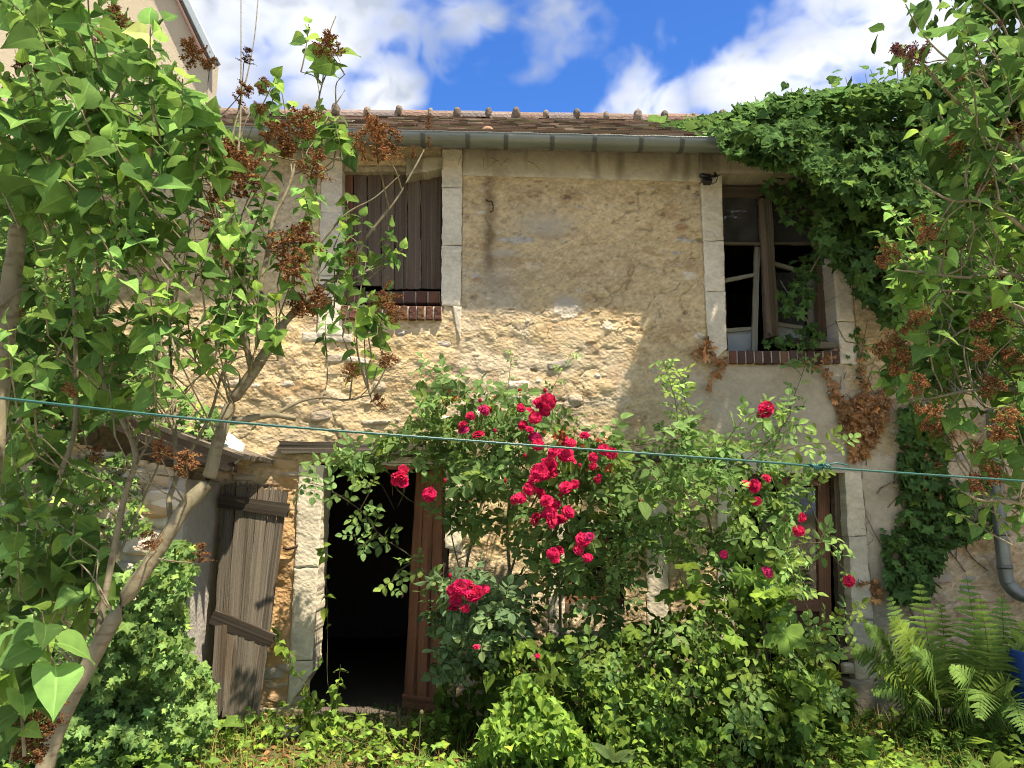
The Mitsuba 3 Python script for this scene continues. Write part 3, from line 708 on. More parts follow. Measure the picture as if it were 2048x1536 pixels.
# soffit and wall top behind the gutter
v, f = rot_box(np.array([(RX0 + RX1) / 2, -0.08, 4.735]), [1, 0, 0], [0, 1, 0], [0, 0, 1], [RX1 - RX0, 0.24, 0.03], .004)
put(H + '__soffit_board', v, f, 'dull', False, np.tile([[0.07, 0.055, 0.04]], (len(v), 1)))
lump_px = [735, 800, 860, 917, 977, 1035, 1094, 1153, 1210, 1270, 1328, 1385, 1442]
lx = [P(x, 242, RY)[0] for x in lump_px]
dx = np.mean(np.diff(lx))
lx = [lx[0] - dx * i for i in range(6, 0, -1)] + lx + [lx[-1] + dx * (i + 1) for i in range(5)]
for i, x in enumerate(lx):
    r = np.random.default_rng(500 + i)
    if i < len(lx) - 1:
        n = 9
        th = np.linspace(-0.15, math.pi + 0.15, n)
        rad = 0.115 + r.normal(0, .003)
        ring = np.stack([0 * th, -np.cos(th) * rad, np.sin(th) * rad * 0.9], -1)
        x0, x1 = x + 0.015, lx[i + 1] - 0.015
        zz = RZ + 0.012 + r.normal(0, .004)
        rows = [ring * [1, s_, s_] + [xx, RY, zz] for xx, s_ in ((x0, .86), (x0, 1), (x1, 1), (x1, .86))]
        v = np.array(rows).reshape(-1, 3)
        f = grid_faces(4, n)
        col = np.array([[0.25, 0.175, 0.145], [0.23, 0.175, 0.15], [0.27, 0.23, 0.21], [0.21, 0.19, 0.18]])[r.integers(4)]
        put(RF + '__ridge_tile', v, f, 'stone', 40 if False else False, np.tile(col, (len(v), 1)))
    v, f = stone_mesh(np.array([0.095, 0.30, 0.15]) * r.uniform(.75, 1.15), 900 + i)
    v[:, 2] += 0.02 * (1 - np.abs(v[:, 0]) / 0.05)
    put(RF + '__mortar_lump', v + [x + r.normal(0, .012), RY, RZ + 0.045 + r.normal(0, .008)], f, 'stone', True, np.tile([[0.21, 0.185, 0.155]], (len(v), 1)) * r.uniform(.7, 1.15))
# little half-round vent tile
th = np.linspace(0, math.pi, 9)
c0 = P(975, 268, -0.18)
rows = [np.stack([np.cos(th) * s_, 0 * th + y_, np.sin(th) * s_], -1) * [1, 1, 1] + c0 + [0, 0, z_ + 0.0] for s_, y_, z_ in ((.048, 0, 0), (.060, 0, 0), (.055, .2, .13))]
rows[0] = rows[0]
put(RF + '__vent_tile', np.array(rows).reshape(-1, 3), grid_faces(3, 9), 'dull', False, np.tile([[0.27, 0.17, 0.12]], (27, 1)))
# gutter
GX0, GX1 = P(310, 262, -.33)[0], 5.6
th = np.linspace(-0.10, math.pi + 0.55, 15)
R = 0.078
prof = np.stack([-np.cos(th) * R, -np.sin(th) * R], -1)           # y, z
lipc = np.array([[-R - 0.004, 0.012], [-R + 0.004, 0.02], [-R + 0.012, 0.012]])
def gut_z(x): return 4.612 - 0.0098 * (x - GX0)
def sweep(x0, x1, n, scale=1.0, out=0.0):
    xx = np.linspace(x0, x1, n)
    pr = np.vstack([lipc[::-1] if scale == 1 else lipc[:0], prof * scale])
    v = np.array([np.stack([0 * pr[:, 0] + x, -0.345 + pr[:, 0], gut_z(x) + pr[:, 1]], -1) for x in xx])
    return v.reshape(-1, 3), grid_faces(n, len(pr))
G = H + '__gutter'
v, f = sweep(GX0, GX1, 40)
put(G, v, f, 'zinc', True)
for x in [P(x, 280, -.42)[0] for x in (372, 455, 560, 665, 760, 845, 935, 1012, 1105, 1190, 1283, 1365, 1450)]:
    v, f = sweep(x - 0.017, x + 0.017, 2, 1.10)
    put(G + '__bracket', v, f, 'zinc_dark', True)
for x in [P(1010, 280, -.42)[0] + 0.02, P(1290, 280, -.42)[0] + .03]:
    v, f = sweep(x, x + 0.05, 2, 1.012)
    put(G + '__seam', v, f, 'zinc', True)
# downpipe at the right end with its shoe
pp = spline(np.array([P(1985, 820, -.12), P(1996, 1000, -.12), P(2010, 1140, -.12), P(2020, 1172, -.13), P(2042, 1190, -.15), P(2075, 1196, -.18), P(2110, 1206, -.2)]), 60)
v, f = tube(pp, 0.052, 16)
put(H + '__downpipe', v, f, 'zinc')
for y in (1062, 1135):
    c_ = pp[np.argmin(np.abs(proj(pp)[1] - y))]
    v, f = tube([c_ + [0, 0, -.014], c_ + [0, 0, .014]], 0.057, 16)
    put(H + '__downpipe__collar', v, f, 'zinc')
# cracks' iron: hook and nails left in the wall
hk = thing('wall_hook', 'small rusty iron hook in the wall below the gutter', 'hook')
v, f = tube(spline([P(973, 398, .02), P(974, 402, -.05), P(984, 404, -.06), P(986, 420, -.06), P(980, 424, -.06)], 14), .006, 5)
put(hk + '__shank', v, f, 'iron')

# ------------------------------------------------------------------ wall lamp
L = thing('wall_lamp', 'small black spotlight fixed beside the upper right window', 'lamp')
v, f = tube(spline([P(1400, 351, -.12), P(1412, 352, -.115), P(1420, 352, -.11)], 6), [.018, .022, .022, .020, .018, .018], 10); put(L + '__sensor', v, f, 'black_plastic')
v, f = tube([P(1418, 353, -.10), P(1432, 352, -.07), P(1430, 346, -.03)], .010, 6); put(L + '__bracket', v, f, 'black_plastic')
cb = P(1414, 361, -.11)
v, f = rot_box(cb, [1, 0, 0], unit(np.array([0, .9, -.4])), unit(np.array([0, .4, .9])), [.075, .06, .075], .012); put(L + '__lamp_body', v, f, 'black_plastic', False)
v, f = rot_box(cb + [0, -.034, -.006], [1, 0, 0], unit(np.array([0, .9, -.4])), unit(np.array([0, .4, .9])), [.06, .012, .06], .004); put(L + '__lens', v, f, 'black_plastic', False)
v, f = tube(spline([P(1424, 368, -.09), P(1433, 362, -.08), P(1434, 350, -.05), P(1427, 345, -.03)], 14), .004, 5); put(L + '__cable', v, f, 'black_plastic')

# ------------------------------------------------------------------ lean-to shed on the left
S = thing('shed', 'low rubble stone lean-to with rotten board roof against the house', 'shed')
SY, SX1 = -0.62, -2.15
xs2, zs2 = np.arange(-4.8, SX1, 0.015), np.arange(-0.2, 2.2, 0.015)
X2, Z2 = np.meshgrid(xs2, zs2, indexing='ij')
q3 = np.stack([X2, 0 * X2 + 3, Z2], -1)
d1, d2, cell = worley(X2 + .12 * (meshkit.fbm(q3 * 4, 3, 1) - .5), Z2 + .1 * (meshkit.fbm(q3 * 4, 3, 2) - .5), .25, .14, 15)
h2 = (1 - (1 - np.clip((d2 - d1) / .3, 0, 1)) ** 2) * (0.02 + .06 * pick[(cell + 300) % 20000]) + .03 * (meshkit.fbm(q3 * 9, 4, 4) - .5)
c2 = np.array([[0.58, 0.55, 0.48], [0.5, 0.46, 0.38], [0.62, 0.58, 0.5], [0.42, 0.39, 0.34], [0.50, 0.41, 0.3]])[cell % 5] * (.8 + .4 * meshkit.fbm(q3 * 8, 3, 6))[..., None]
mo = sstep(.18, .05, d2 - d1)[..., None]
c2 = c2 * (1 - mo) + np.array([0.47, 0.42, 0.33]) * mo
roof_line = lambda x: np.interp(x, [-4.8, -3.4, SX1 + .1], [2.45, 2.18, 1.83])
F = grid_faces(len(xs2), len(zs2)); V2 = np.stack([X2, SY - h2, Z2], -1).reshape(-1, 3)
F = F[(V2[F][:, :, 2] < roof_line(V2[F][:, :, 0])).all(1)]
put(S + '__stone_wall', V2, F, 'stone_vc', True, c2.reshape(-1, 3))
for i in range(60):
    r = np.random.default_rng(700 + i)
    x, z = r.uniform(-3.3, SX1 - .05), r.uniform(.35, 1.72)
    v, f = stone_mesh([r.uniform(.14, .30), .12, r.uniform(.07, .15)], 700 + i)
    v = v + [x, SY - .03, z]
    put(S + '__stone_wall__stone', v, f, 'stone', True, STONE_C[r.integers(6)] * 1.1 * (0.8 + .4 * meshkit.fbm(v * 15, 3, i))[:, None])
side = [(SX1, SY - .05, 1.80), (SX1 + .01, 0.02, 1.80), (SX1 + .03, 0.02, -.1), (SX1 + .02, SY - .05, -.1)]
slab(S + '__side_wall', [np.array(a) for a in side], thick=0.12, col=(0.36, 0.35, 0.325), var=.2, seed=600, res=.02, rough=.006, ragged=.004)
slab(S + '__plinth', [np.array(a) for a in [(SX1 + .045, SY - .07, .36), (SX1 + .05, .02, .36), (SX1 + .06, .02, -.1), (SX1 + .055, SY - .07, -.1)]], thick=.1, col=(0.14, 0.13, 0.115), var=.2, seed=601, res=.03)
a0, a1 = P(205, 812, -.80), P(478, 912, -.80)
for i in range(6):
    y = -.80 + i * .15
    off = np.array([0, y + .80, (y + .80) * 0.03])
    plank(S + '__roof_board', a0 + off - (a1 - a0) * .5 * (i > 0), a1 + off, .145, .03, 'wood_grey', [0, 1, .03], (.55, .35, .5, .6, .4, .5)[i], 120 + i, bite=.05)
plank(S + '__verge_board', a0 + [0, -.02, -.07] - (a1 - a0) * .3, a1 + [-.05, -.02, -.06], .10, .03, 'wood_dark', [0, 0, 1], .5, 130, bite=.04)
plank(S + '__rafter', P(222, 838, -.72), P(298, 872, -.72), .07, .08, 'wood_dark', [0, 0, 1], .55, 131, bite=.03)
plank(S + '__rafter', P(300, 905, -.66), P(468, 932, -.66), .09, .09, 'wood_dark', [0, 0, 1], .35, 132, bite=.03)
slab(S + '__flashing', [P(392, 842, -.55), P(440, 850, -.55), P(492, 890, -.5), P(462, 912, -.62)], thick=.012, col=(0.52, 0.53, 0.52), var=.25, seed=610, res=.015, rough=.008, bsdf='plain')
slab(S + '__flashing', [P(462, 912, -.63), P(492, 890, -.5), P(486, 915, -.5), P(464, 936, -.63)], thick=.012, col=(0.45, 0.46, 0.45), var=.25, seed=611, res=.015, rough=.006, bsdf='plain')

# ------------------------------------------------------------------ old plank door leaning on the wall
O = thing('plank_door', 'weathered grey plank door leaning against the wall beside the dark doorway', 'door')
tl, tr, br, bl = P(447, 964, -.10), P(577, 980, -.10), P(512, 1462, -.34), P(428, 1440, -.36)
fr = [0, .20, .37, .54, .72, .87, 1.0]
ends = [1.0, .985, .99, 1.0, .98, .97]
for i in range(6):
    t = (fr[i] + fr[i + 1]) / 2
    top, bot = tl + (tr - tl) * t, bl + (br - bl) * t
    if i == 0: bot = bot + [-.015, 0, .06]
    if i == 1: bot = bot + [.012, 0, 0]
    wd = np.linalg.norm(tr - tl) * (fr[i + 1] - fr[i]) - .010
    if i == 5: bot = bot + [0, 0, .03]
    plank(O + '__plank', top, top + (bot - top) * ends[i], wd, .028, 'wood_grey', tr - tl, (.40, .62, .45, .8, .68, .4)[i], 140 + i, bite=.03, warp=.006)
nd = unit(np.cross(tr - tl, bl - tl)); nd = nd if nd[1] < 0 else -nd
plank(O + '__batten', P(442, 1003, -.12) + nd * .03, P(580, 1022, -.12) + nd * .03, .10, .035, 'wood_black', [0, 0, 1], .45, 150, bite=.008)
plank(O + '__batten', P(427, 1233, -.235) + nd * .03, P(548, 1282, -.235) + nd * .03, .10, .035, 'wood_black', [0, 0, 1], .4, 151, bite=.008)
v, f = tube(spline([P(566, 1095, -.06), P(576, 1098, -.05), P(590, 1094, -.035), P(597, 1090, 0.0)], 10), .012, 6)
hg = thing('gate_hinge', 'rusty iron hinge pin sticking out of the wall right of the leaning plank door', 'hinge')
put(hg + '__pin', v, f, 'iron')

# ------------------------------------------------------------------ washing line
r_ = np.linspace(0, 1, 60)
line = spline(np.array([P(-60, 790, -4.15), P(0, 796, -4.1), P(450, 843, -3.95), P(1000, 886, -3.75), P(1540, 925, -3.55), P(1660, 936, -3.5), P(2048, 962, -3.4), P(2150, 968, -3.35)]), 120)
Wl = thing('washing_line', 'thin green washing line stretched across the whole yard', 'rope')
v, f = tube(line, .0040, 6); put(Wl + '__cord', v, f, 'rope')
kc = P(1640, 934, -3.515)
kn = []
for i in range(4):
    a = np.linspace(0, 2 * np.pi * 1.2, 16)
    kn.append(tube(np.stack([kc[0] + np.linspace(-.02, .02, 16) + i * .012 - .02, kc[1] + .009 * np.cos(a + i), kc[2] + .009 * np.sin(a + i)], -1), .004, 5))
v = np.vstack([k[0] for k in kn]); f = np.vstack([k[1] + i * len(kn[0][0]) for i, k in enumerate(kn)])
put(Wl + '__knot', v, f, 'rope')
v, f = tube(spline([kc, kc + [.05, -.01, .012], kc + [.1, 0, .004]], 10), .003, 5); put(Wl + '__loose_end', v, f, 'rope')

# ------------------------------------------------------------------ neighbours behind
N = thing('neighbour_house', 'tall cream gable wall with grey verge rising behind the roof at upper left', 'house')
NY = 5.2
a, b = P(368, -10, NY), P(432, 124, NY)
dirv = (b - a) / np.linalg.norm(b - a)
pk, ft = a - dirv * 3.2, b + dirv * .06
pts = np.array([[pk[0], NY, pk[2]], [ft[0] - .12, NY, ft[2] + .12 * abs(dirv[2] / dirv[0])], [ft[0] - .12, NY, -.1], [pk[0] - 6, NY, -.1], [pk[0] - 6, NY, pk[2] - 4.5]])
m = trimesh.creation.extrude_polygon(__import__('shapely').Polygon(pts[:, [0, 2]]), 0.35, engine='earcut')
v = np.array(m.vertices)[:, [0, 2, 1]] + [0, NY, 0]
m2 = trimesh.Trimesh(v, m.faces); m2 = m2.subdivide_to_size(.45)
nk = meshkit.fbm(m2.vertices * np.array([.9, .9, .5]), 4, 5)
put(N + '__gable_wall', m2.vertices, m2.faces, 'plaster', False, np.array([0.50, 0.45, 0.34]) * (.8 + .4 * nk)[:, None])
for off, w, col in ((0.0, .10, (0.30, 0.36, 0.42)), (.13, .05, (0.16, 0.10, 0.08))):
    sd = np.array([dirv[2], 0, -dirv[0]]); sd = sd if sd[0] < 0 else -sd
    mid = (pk + ft) / 2 + sd * off + [0, -.06, 0]
    v, f = rot_box(mid, dirv, [0, 1, 0], unit(np.cross(dirv, [0, 1, 0])), [np.linalg.norm(ft - pk), .2 if off == 0 else .16, w], .01)
    put(N + '__verge', v, f, 'plain', False, np.tile(col, (len(v), 1)))
N2 = thing('neighbour_house', 'beige wall corner with flat coping behind the lilac at the upper right edge', 'house')
top = P(2040, 92, 9.0)
v, f = rot_box(np.array([top[0] + 2.0, 10.5, top[2] / 2]), [1, 0, 0], [0, 1, 0], [0, 0, 1], [4, 3, top[2]], .02)
put(N2 + '__wall', v, f, 'plaster', False, np.tile([[.42, .37, .29]], (len(v), 1)))
v, f = rot_box(np.array([top[0] + 1.97, 10.5, top[2] + .06]), [1, 0, 0], [0, 1, 0], [0, 0, 1], [4.2, 3.2, .14], .02)
put(N2 + '__coping', v, f, 'plaster', False, np.tile([[.33, .28, .22]], (len(v), 1)))

# ------------------------------------------------------------------ blue barrel behind the fern
B = thing('barrel', 'blue plastic barrel half hidden behind the fern at the right edge', 'barrel')
bc = P(2124, 1400, -.95)
hh = np.array([0, .02, .05, .28, .30, .33, .60, .63, .66, .86, .90, .92, .92, .905])
ra = np.array([.24, .28, .29, .30, .315, .30, .30, .315, .30, .29, .28, .265, .245, .235])
an = np.linspace(0, 2 * np.pi, 33)
v = np.array([np.stack([r * np.cos(an), r * np.sin(an), 0 * an + h * .72], -1) for r, h in zip(ra, hh)]).reshape(-1, 3) + [bc[0], bc[1], 0]
put(B + '__body', v, grid_faces(len(hh), 33), 'blue_plastic', 30)
v = np.array([np.stack([r * np.cos(an), r * np.sin(an), 0 * an + .905 * .72], -1) for r in (0.0, .237)]).reshape(-1, 3) + [bc[0], bc[1], 0]
put(B + '__lid', v, grid_faces(2, 33), 'blue_plastic', False)

# ------------------------------------------------------------------ leaves
def leaf_grid(ts, ws, cols, fold, droop, sinus=0.0, wave=0.0, twist=0.0, mid=1.45, petiole=0.18, seed=0):
    """A leaf along +y with its face to +z: rows ts with half widths ws, columns cols (-1..1)."""
    r = np.random.default_rng(seed)
    ts, ws, cols = map(np.asarray, (ts, ws, cols))
    T, Cc = np.meshgrid(ts, cols, indexing='ij')
    W = np.repeat(ws[:, None], len(cols), 1)
    x = Cc * W
    y = T - sinus * np.abs(Cc) ** 1.5 * (1 - T) ** 8
    z = fold * np.abs(x) - droop * T ** 2 + wave * np.sin(T * 7 + r.uniform(0, 6) + Cc * 1.6) * np.abs(Cc) * 0.3 + twist * x * T
    v = np.stack([x, y, z], -1).reshape(-1, 3)
    f = grid_faces(len(ts), len(cols))
    tint = np.where(np.abs(Cc) < 0.05, mid, 1.0 + 0.08 * r.normal(size=Cc.shape)).ravel()
    if petiole:
        n = len(v)
        v = np.vstack([v, [[-.014, -petiole, -.02], [.014, -petiole, -.02], [.012, 0.02, 0], [-.012, .02, 0]]])
        f = np.vstack([f, [[n, n + 1, n + 2], [n, n + 2, n + 3]]]); tint = np.r_[tint, [1.3] * 4]
    return v, f, tint


def leaf_fan(outline, center, fold, droop, seed=0, petiole=0.3):
    r = np.random.default_rng(seed)
    o = np.asarray(outline, float)
    o = np.vstack([o, (o * [-1, 1])[::-1][1:-1]]) if o[0, 0] == 0 and o[-1, 0] == 0 else np.vstack([o, (o * [-1, 1])[::-1]])
    o = o + r.normal(0, .025, o.shape)
    n = len(o)
    mids = center + (o - center) * 0.5
    P3 = np.vstack([[center], mids, o])
    z = fold * np.abs(P3[:, 0]) - droop * np.maximum(P3[:, 1], 0) ** 2 + 0.04 * r.normal(size=len(P3)) * np.r_[0, np.ones(n), np.ones(n)]
    v = np.c_[P3, z]
    i = np.arange(n); j = (i + 1) % n
    f = np.vstack([np.stack([0 * i, 1 + i, 1 + j], 1), np.stack([1 + i, 1 + n + i, 1 + n + j], 1), np.stack([1 + i, 1 + n + j, 1 + j], 1)])
    f = f[:, ::-1]
    far = np.linalg.norm(o - center, axis=1)
    tint = np.r_[1.5, np.where(far > np.median(far), 1.25, 0.92), np.where(far > np.median(far), 1.05, 1.0)]
    if petiole:
        k = len(v)
        v = np.vstack([v, [[-.015, -petiole, -.03], [.015, -petiole, -.03], [.012, center[1], 0], [-.012, center[1], 0]]])
        f = np.vstack([f, [[k, k + 1, k + 2], [k, k + 2, k + 3]]]); tint = np.r_[tint, [1.2] * 4]
    return v, f, tint


C5, C3 = [-1, -.55, -.07, 0, .07, .55, 1], [-1, 0, 1]
LILAC_T, LILAC_W = [0, .05, .14, .28, .45, .62, .78, .90, 1.0], [.14, .35, .455, .48, .425, .31, .18, .075, .004]
rp = np.random.default_rng(3)
LILAC = [leaf_grid(LILAC_T, np.array(LILAC_W) * rp.uniform(.9, 1.12), C5, rp.uniform(.05, .5), rp.uniform(.02, .6), .10, .16, rp.uniform(-.5, .5), 1.5, .22, i) for i in range(12)]
IVY_O = [(0, 1), (.13, .66), (.21, .52), (.44, .56), (.62, .55), (.47, .30), (.42, .15), (.50, -.02), (.46, -.16), (.22, -.17), (.06, -.06)]
IVY = [leaf_fan(IVY_O, np.array([0, .12]), rp.uniform(-.1, .25), rp.uniform(-.05, .25), i) for i in range(8)]
SOFTIVY_O = [(0, 1), (.20, .66), (.36, .48), (.54, .34), (.50, .08), (.40, -.12), (.16, -.16), (.04, -.05)]
IVY2 = [leaf_fan(SOFTIVY_O, np.array([0, .15]), rp.uniform(-.1, .25), rp.uniform(-.05, .25), 30 + i) for i in range(6)]
VINE_O = [(0, 1), (.10, .78), (.20, .80), (.22, .56), (.40, .66), (.62, .62), (.56, .46), (.66, .36), (.46, .20), (.52, .04), (.42, -.14), (.20, -.14), (.04, -.02)]
VINE = [leaf_fan(VINE_O, np.array([0, .14]), rp.uniform(-.05, .2), rp.uniform(.0, .3), 60 + i) for i in range(4)]
OVATE = [leaf_grid([0, .12, .32, .55, .78, 1], np.array([.02, .20, .29, .25, .13, .003]) * rp.uniform(.85, 1.15), [-1, -.08, 0, .08, 1], rp.uniform(.1, .5), rp.uniform(0, .4), .03, .1, rp.uniform(-.4, .4), 1.3, .12, 90 + i) for i in range(6)]
HEART = [leaf_grid([0, .07, .22, .45, .7, .88, 1], np.array([.10, .34, .40, .30, .15, .06, .003]) * rp.uniform(.9, 1.1), [-1, -.08, 0, .08, 1], rp.uniform(.05, .4), rp.uniform(0, .4), .14, .1, rp.uniform(-.3, .3), 1.3, .3, 110 + i) for i in range(6)]


def compound(n, seed):
    """A rose leaf: n leaflets on a stalk; the whole 1 long."""
    r = np.random.default_rng(seed)
    parts = [(np.array([[-.008, -.15, 0], [.008, -.15, 0], [.006, .7, .0], [-.006, .7, .0]]), np.array([[0, 1, 2], [0, 2, 3]]), np.full((4, 1), 1.1))]
    spots = [(.62, 0)] + [(y, s_) for y in ((.42, .12) if n == 5 else (.46, .26, .06)) for s_ in (-1, 1)]
    for y, s_ in spots:
        v, f, t = leaf_grid([0, .2, .5, .8, 1], np.array([.03, .24, .31, .19, .01]) * r.uniform(.9, 1.15), [-1, -.1, 0, .1, 1], r.uniform(.1, .5), r.uniform(0, .4), 0, .08, 0, 1.25, 0, seed * 9 + len(parts))
        L = (.42 if s_ == 0 else .36 * r.uniform(.85, 1.1)) * (1 if n == 5 else .85)
        a = -s_ * r.uniform(.8, 1.25) + r.normal(0, .1)
        ca, sa = math.cos(a), math.sin(a)
        v = v * L
        v = v @ np.array([[ca, sa, 0], [-sa, ca, 0], [0, 0, 1]])
        tl = r.normal(0, .25)
        v = v @ np.array([[1, 0, 0], [0, math.cos(tl), math.sin(tl)], [0, -math.sin(tl), math.cos(tl)]])
        parts.append((v + [0.03 * s_, y, 0], f, t[:, None]))
    v, f, c_ = [], [], []
    at = 0
    for a_, b_, t_ in parts:
        v.append(a_); f.append(b_ + at); c_.append(np.ravel(t_)); at += len(a_)
    return np.vstack(v), np.vstack(f), np.concatenate(c_)


ROSE = [compound(5, 200 + i) for i in range(6)] + [compound(7, 210 + i) for i in range(4)]


class Foliage:
    """Leaves of one plant. The ones that show largest become leaf parts, the others one mass."""
    def __init__(self, key, bsdf, part='leaf'):
        self.key, self.bsdf, self.part, self.rows = key, bsdf, part, []

    def add(self, protos, pos, tip, normal, size, color):
        pos = np.atleast_2d(pos); n = len(pos)
        b = lambda a, k: np.broadcast_to(np.asarray(a, float), (n, k))
        tip, normal, color = unit(b(tip, 3)), b(normal, 3), b(color, 3)
        x = unit(np.cross(tip, normal)); z = np.cross(x, tip)
        M = np.stack([x, tip, z], 1) * np.broadcast_to(np.asarray(size, float), (n,))[:, None, None]
        self.rows.append((protos, rng.integers(0, len(protos), n), pos.copy(), M, color, np.broadcast_to(np.asarray(size, float), (n,))))

    def done(self, parts=300, mass='foliage'):
        V, meta = [], []
        for protos, which, pos, M, color, size in self.rows:
            for k in range(len(protos)):
                sel = np.nonzero(which == k)[0]
                if not len(sel): continue
                v, f, t = protos[k]
                vs = np.einsum('nj,ijk->ink', v, M[sel]) + pos[sel][:, None]
                cs = np.clip(color[sel][:, None] * t[None, :, None], 0.003, .95)
                V.append((vs, f, cs)); meta.append((pos[sel], size[sel], M[sel][:, 2]))
        pos = np.vstack([m[0] for m in meta]); size = np.concatenate([m[1] for m in meta]); nz = unit(np.vstack([m[2] for m in meta]))
        px, py, dep = proj(pos)
        inside = (px > 10) & (px < 2038) & (py > 10) & (py < 1526) & (dep > .2)
        near = np.exp(-(dep - np.percentile(dep, 2)) / max(.25, np.ptp(dep) * .25))
        score = inside * size ** 2 / np.maximum(dep, .2) ** 2 * (0.3 + np.abs(np.sum(nz * unit(pos - EYE), 1))) * near
        order = np.argsort(-score)
        best = set(order[:parts].tolist()) if parts else set()
        best = {i for i in best if score[i] > 0}
        at, rest = 0, []
        for vs, f, cs in V:
            keep = []
            for i in range(len(vs)):
                if at + i in best: put(f'{self.key}__{self.part}', vs[i], f, self.bsdf, True, cs[i])
                else: keep.append(i)
            at += len(vs)
            if keep:
                k = np.array(keep); n = vs.shape[1]
                rest.append((vs[k].reshape(-1, 3), (f[None] + (np.arange(len(k)) * n)[:, None, None]).reshape(-1, 3), cs[k].reshape(-1, 3)))
        if rest:
            v, f, c_ = join(rest)
            stuff(put(f'{self.key}__{mass}', v, f, self.bsdf, True, c_))


def tones(base, n, var=.25, yellow=0.0, seed=None):
    """n colours near base: darker, lighter, a few yellower."""
    base = np.asarray(base, float)
    k = np.exp(rng.normal(0, var, (n, 1)))
    y = np.clip(rng.normal(yellow, .25, (n, 1)), 0, 1)
    return np.clip(base * k * (1 - y) + (base * [1.7, 1.35, 0.75]) * k * y, 0.004, .8)


def ribbon_stems(key, name, lines, rad, bsdf='bark', sides=5):
    parts = []
    at = 0; V, F = [], []
    for ln in lines:
        v, f = tube(ln, np.linspace(rad, rad * .5, len(ln)), sides)
        V.append(v); F.append(f + at); at += len(v)
    stuff(put(f'{key}__{name}', np.vstack(V), np.vstack(F), bsdf, True))


GREEN = np.array([0.10, 0.19, 0.05])
LILAC_G = np.array([0.140, 0.265, 0.075])
IVY_G = np.array([0.070, 0.140, 0.045])
ROSE_G = np.array([0.150, 0.260, 0.092])
WEED_G = np.array([0.195, 0.335, 0.072])
BROWN = np.array([0.25, 0.105, 0.040])


def dry_panicle(seed, n=780, spread=.46):
    """A dead lilac truss, 1 long, hanging along +y: side sprays of tiny open capsules."""
    r = np.random.default_rng(seed)
    parts = [(*tube([[0, 0, 0], [.02, .5, 0], [0, .95, 0]], [.018, .013, .006], 4), np.array([[.12, .07, .035]]))]
    for i in range(26):
        t = r.uniform(.03, .93); a = r.uniform(0, 6.28)
        L = spread * (1 - .75 * t) * r.uniform(.5, 1.05)
        d = np.array([math.cos(a), r.uniform(.1, .6), math.sin(a)]); d /= np.linalg.norm(d)
        p0, p1 = np.array([0, t, 0]), np.array([0, t, 0]) + d * L
        parts.append((*tube([p0, (p0 + p1) / 2 + r.normal(0, .01, 3), p1], [.008, .006, .004], 3), np.array([[.13, .07, .03]])))
        for _ in range(n // 26):
            u = r.uniform(.25, 1.05)
            c_ = p0 + (p1 - p0) * u + r.normal(0, .028, 3)
            s_ = r.uniform(.018, .037)
            ax = unit(r.normal(0, 1, 3)); b1 = unit(np.cross(ax, r.normal(0, 1, 3))); b2 = np.cross(ax, b1)
            ang = np.array([0, 1.57, 3.14, 4.71]) + r.uniform(0, 1)
            ring = c_ + s_ * (.62 * (np.cos(ang)[:, None] * b1 + np.sin(ang)[:, None] * b2) + r.normal(0, .12, (4, 3)))
            v = np.vstack([ring, c_ - ax * s_, c_ + ax * s_ * r.uniform(.2, 1.1)])
            f = np.array([[0, 1, 4], [1, 2, 4], [2, 3, 4], [3, 0, 4], [1, 0, 5], [2, 1, 5], [3, 2, 5], [0, 3, 5]])
            col = np.array([[.25, .12, .056], [.18, .083, .042], [.33, .18, .09], [.11, .052, .03], [.36, .30, .12]])[r.choice(5, p=[.32, .26, .22, .15, .05])]
            parts.append((v, f, col[None] * r.uniform(.8, 1.2)))
    return join(parts)


PANICLE = [dry_panicle(i) for i in range(5)]


def place_panicle(key, base, axis, length, fat, i, purple=0.0, dark=1.0):
    v, f, c_ = PANICLE[i % 5]
    y = unit(np.asarray(axis, float)); x = unit(np.cross(y, [0.3, 1, .2])); z = np.cross(x, y)
    w = (v * [fat, 1, fat]) @ np.array([x, y, z]) * length + base
    cc = c_ * (1 - purple) + np.array([.12, .05, .085]) * purple
    put(key + '__dry_flower_head', w, f, 'leaf_dry', False, np.clip(cc * dark, .004, .9))


def shoot(fol, base, d, length, leaf, n_pairs, color, twigs, droop=.5, protos=LILAC, start=.25, var=.36, yellow=.15):
    """A leafy twig: opposite pairs, each turned a quarter from the last, leaves hanging outward."""
    d = unit(np.asarray(d, float))
    bend = rng.normal(0, .12, 3) + [0, 0, .12]
    t = np.linspace(0, 1, 7)[:, None]
    ln = base + d * length * t + bend * length * t * t * .6
    twigs.append(ln)
    a = unit(np.cross(d, [0.2, .3, 1.0])); b = np.cross(d, a)
    ph = rng.uniform(0, 3.14)
    for i in range(n_pairs):
        u = start + (1 - start) * (i + .5) / n_pairs
        p = ln[0] + (ln[-1] - ln[0]) * u
        sz = leaf * (1.12 - .45 * u) * rng.uniform(.5, 1.18)
        for s_ in (0, math.pi):
            th = ph + i * 1.57 + s_ + rng.normal(0, .3)
            out = a * math.cos(th) + b * math.sin(th)
            tip = unit(out * .85 + d * .30 + np.array([0, 0, -droop]) + rng.normal(0, .22, 3))
            nr = unit(np.array([0, -.36, .62]) + out * .4 + d * .25 + rng.normal(0, .48, 3))
            if rng.random() < .93: fol.add(protos, p + tip * sz * .2, tip, nr, sz, tones(color, 1, var, yellow))
    tip = unit(d * .8 + [0, 0, -droop * .5] + rng.normal(0, .3, 3))
    fol.add(protos, ln[-1] + tip * leaf * .1, tip, unit(rng.normal(0, .4, 3) + [0, -.3, .8]), leaf * .55, tones(np.asarray(color) * 1.25, 1, var, .3))


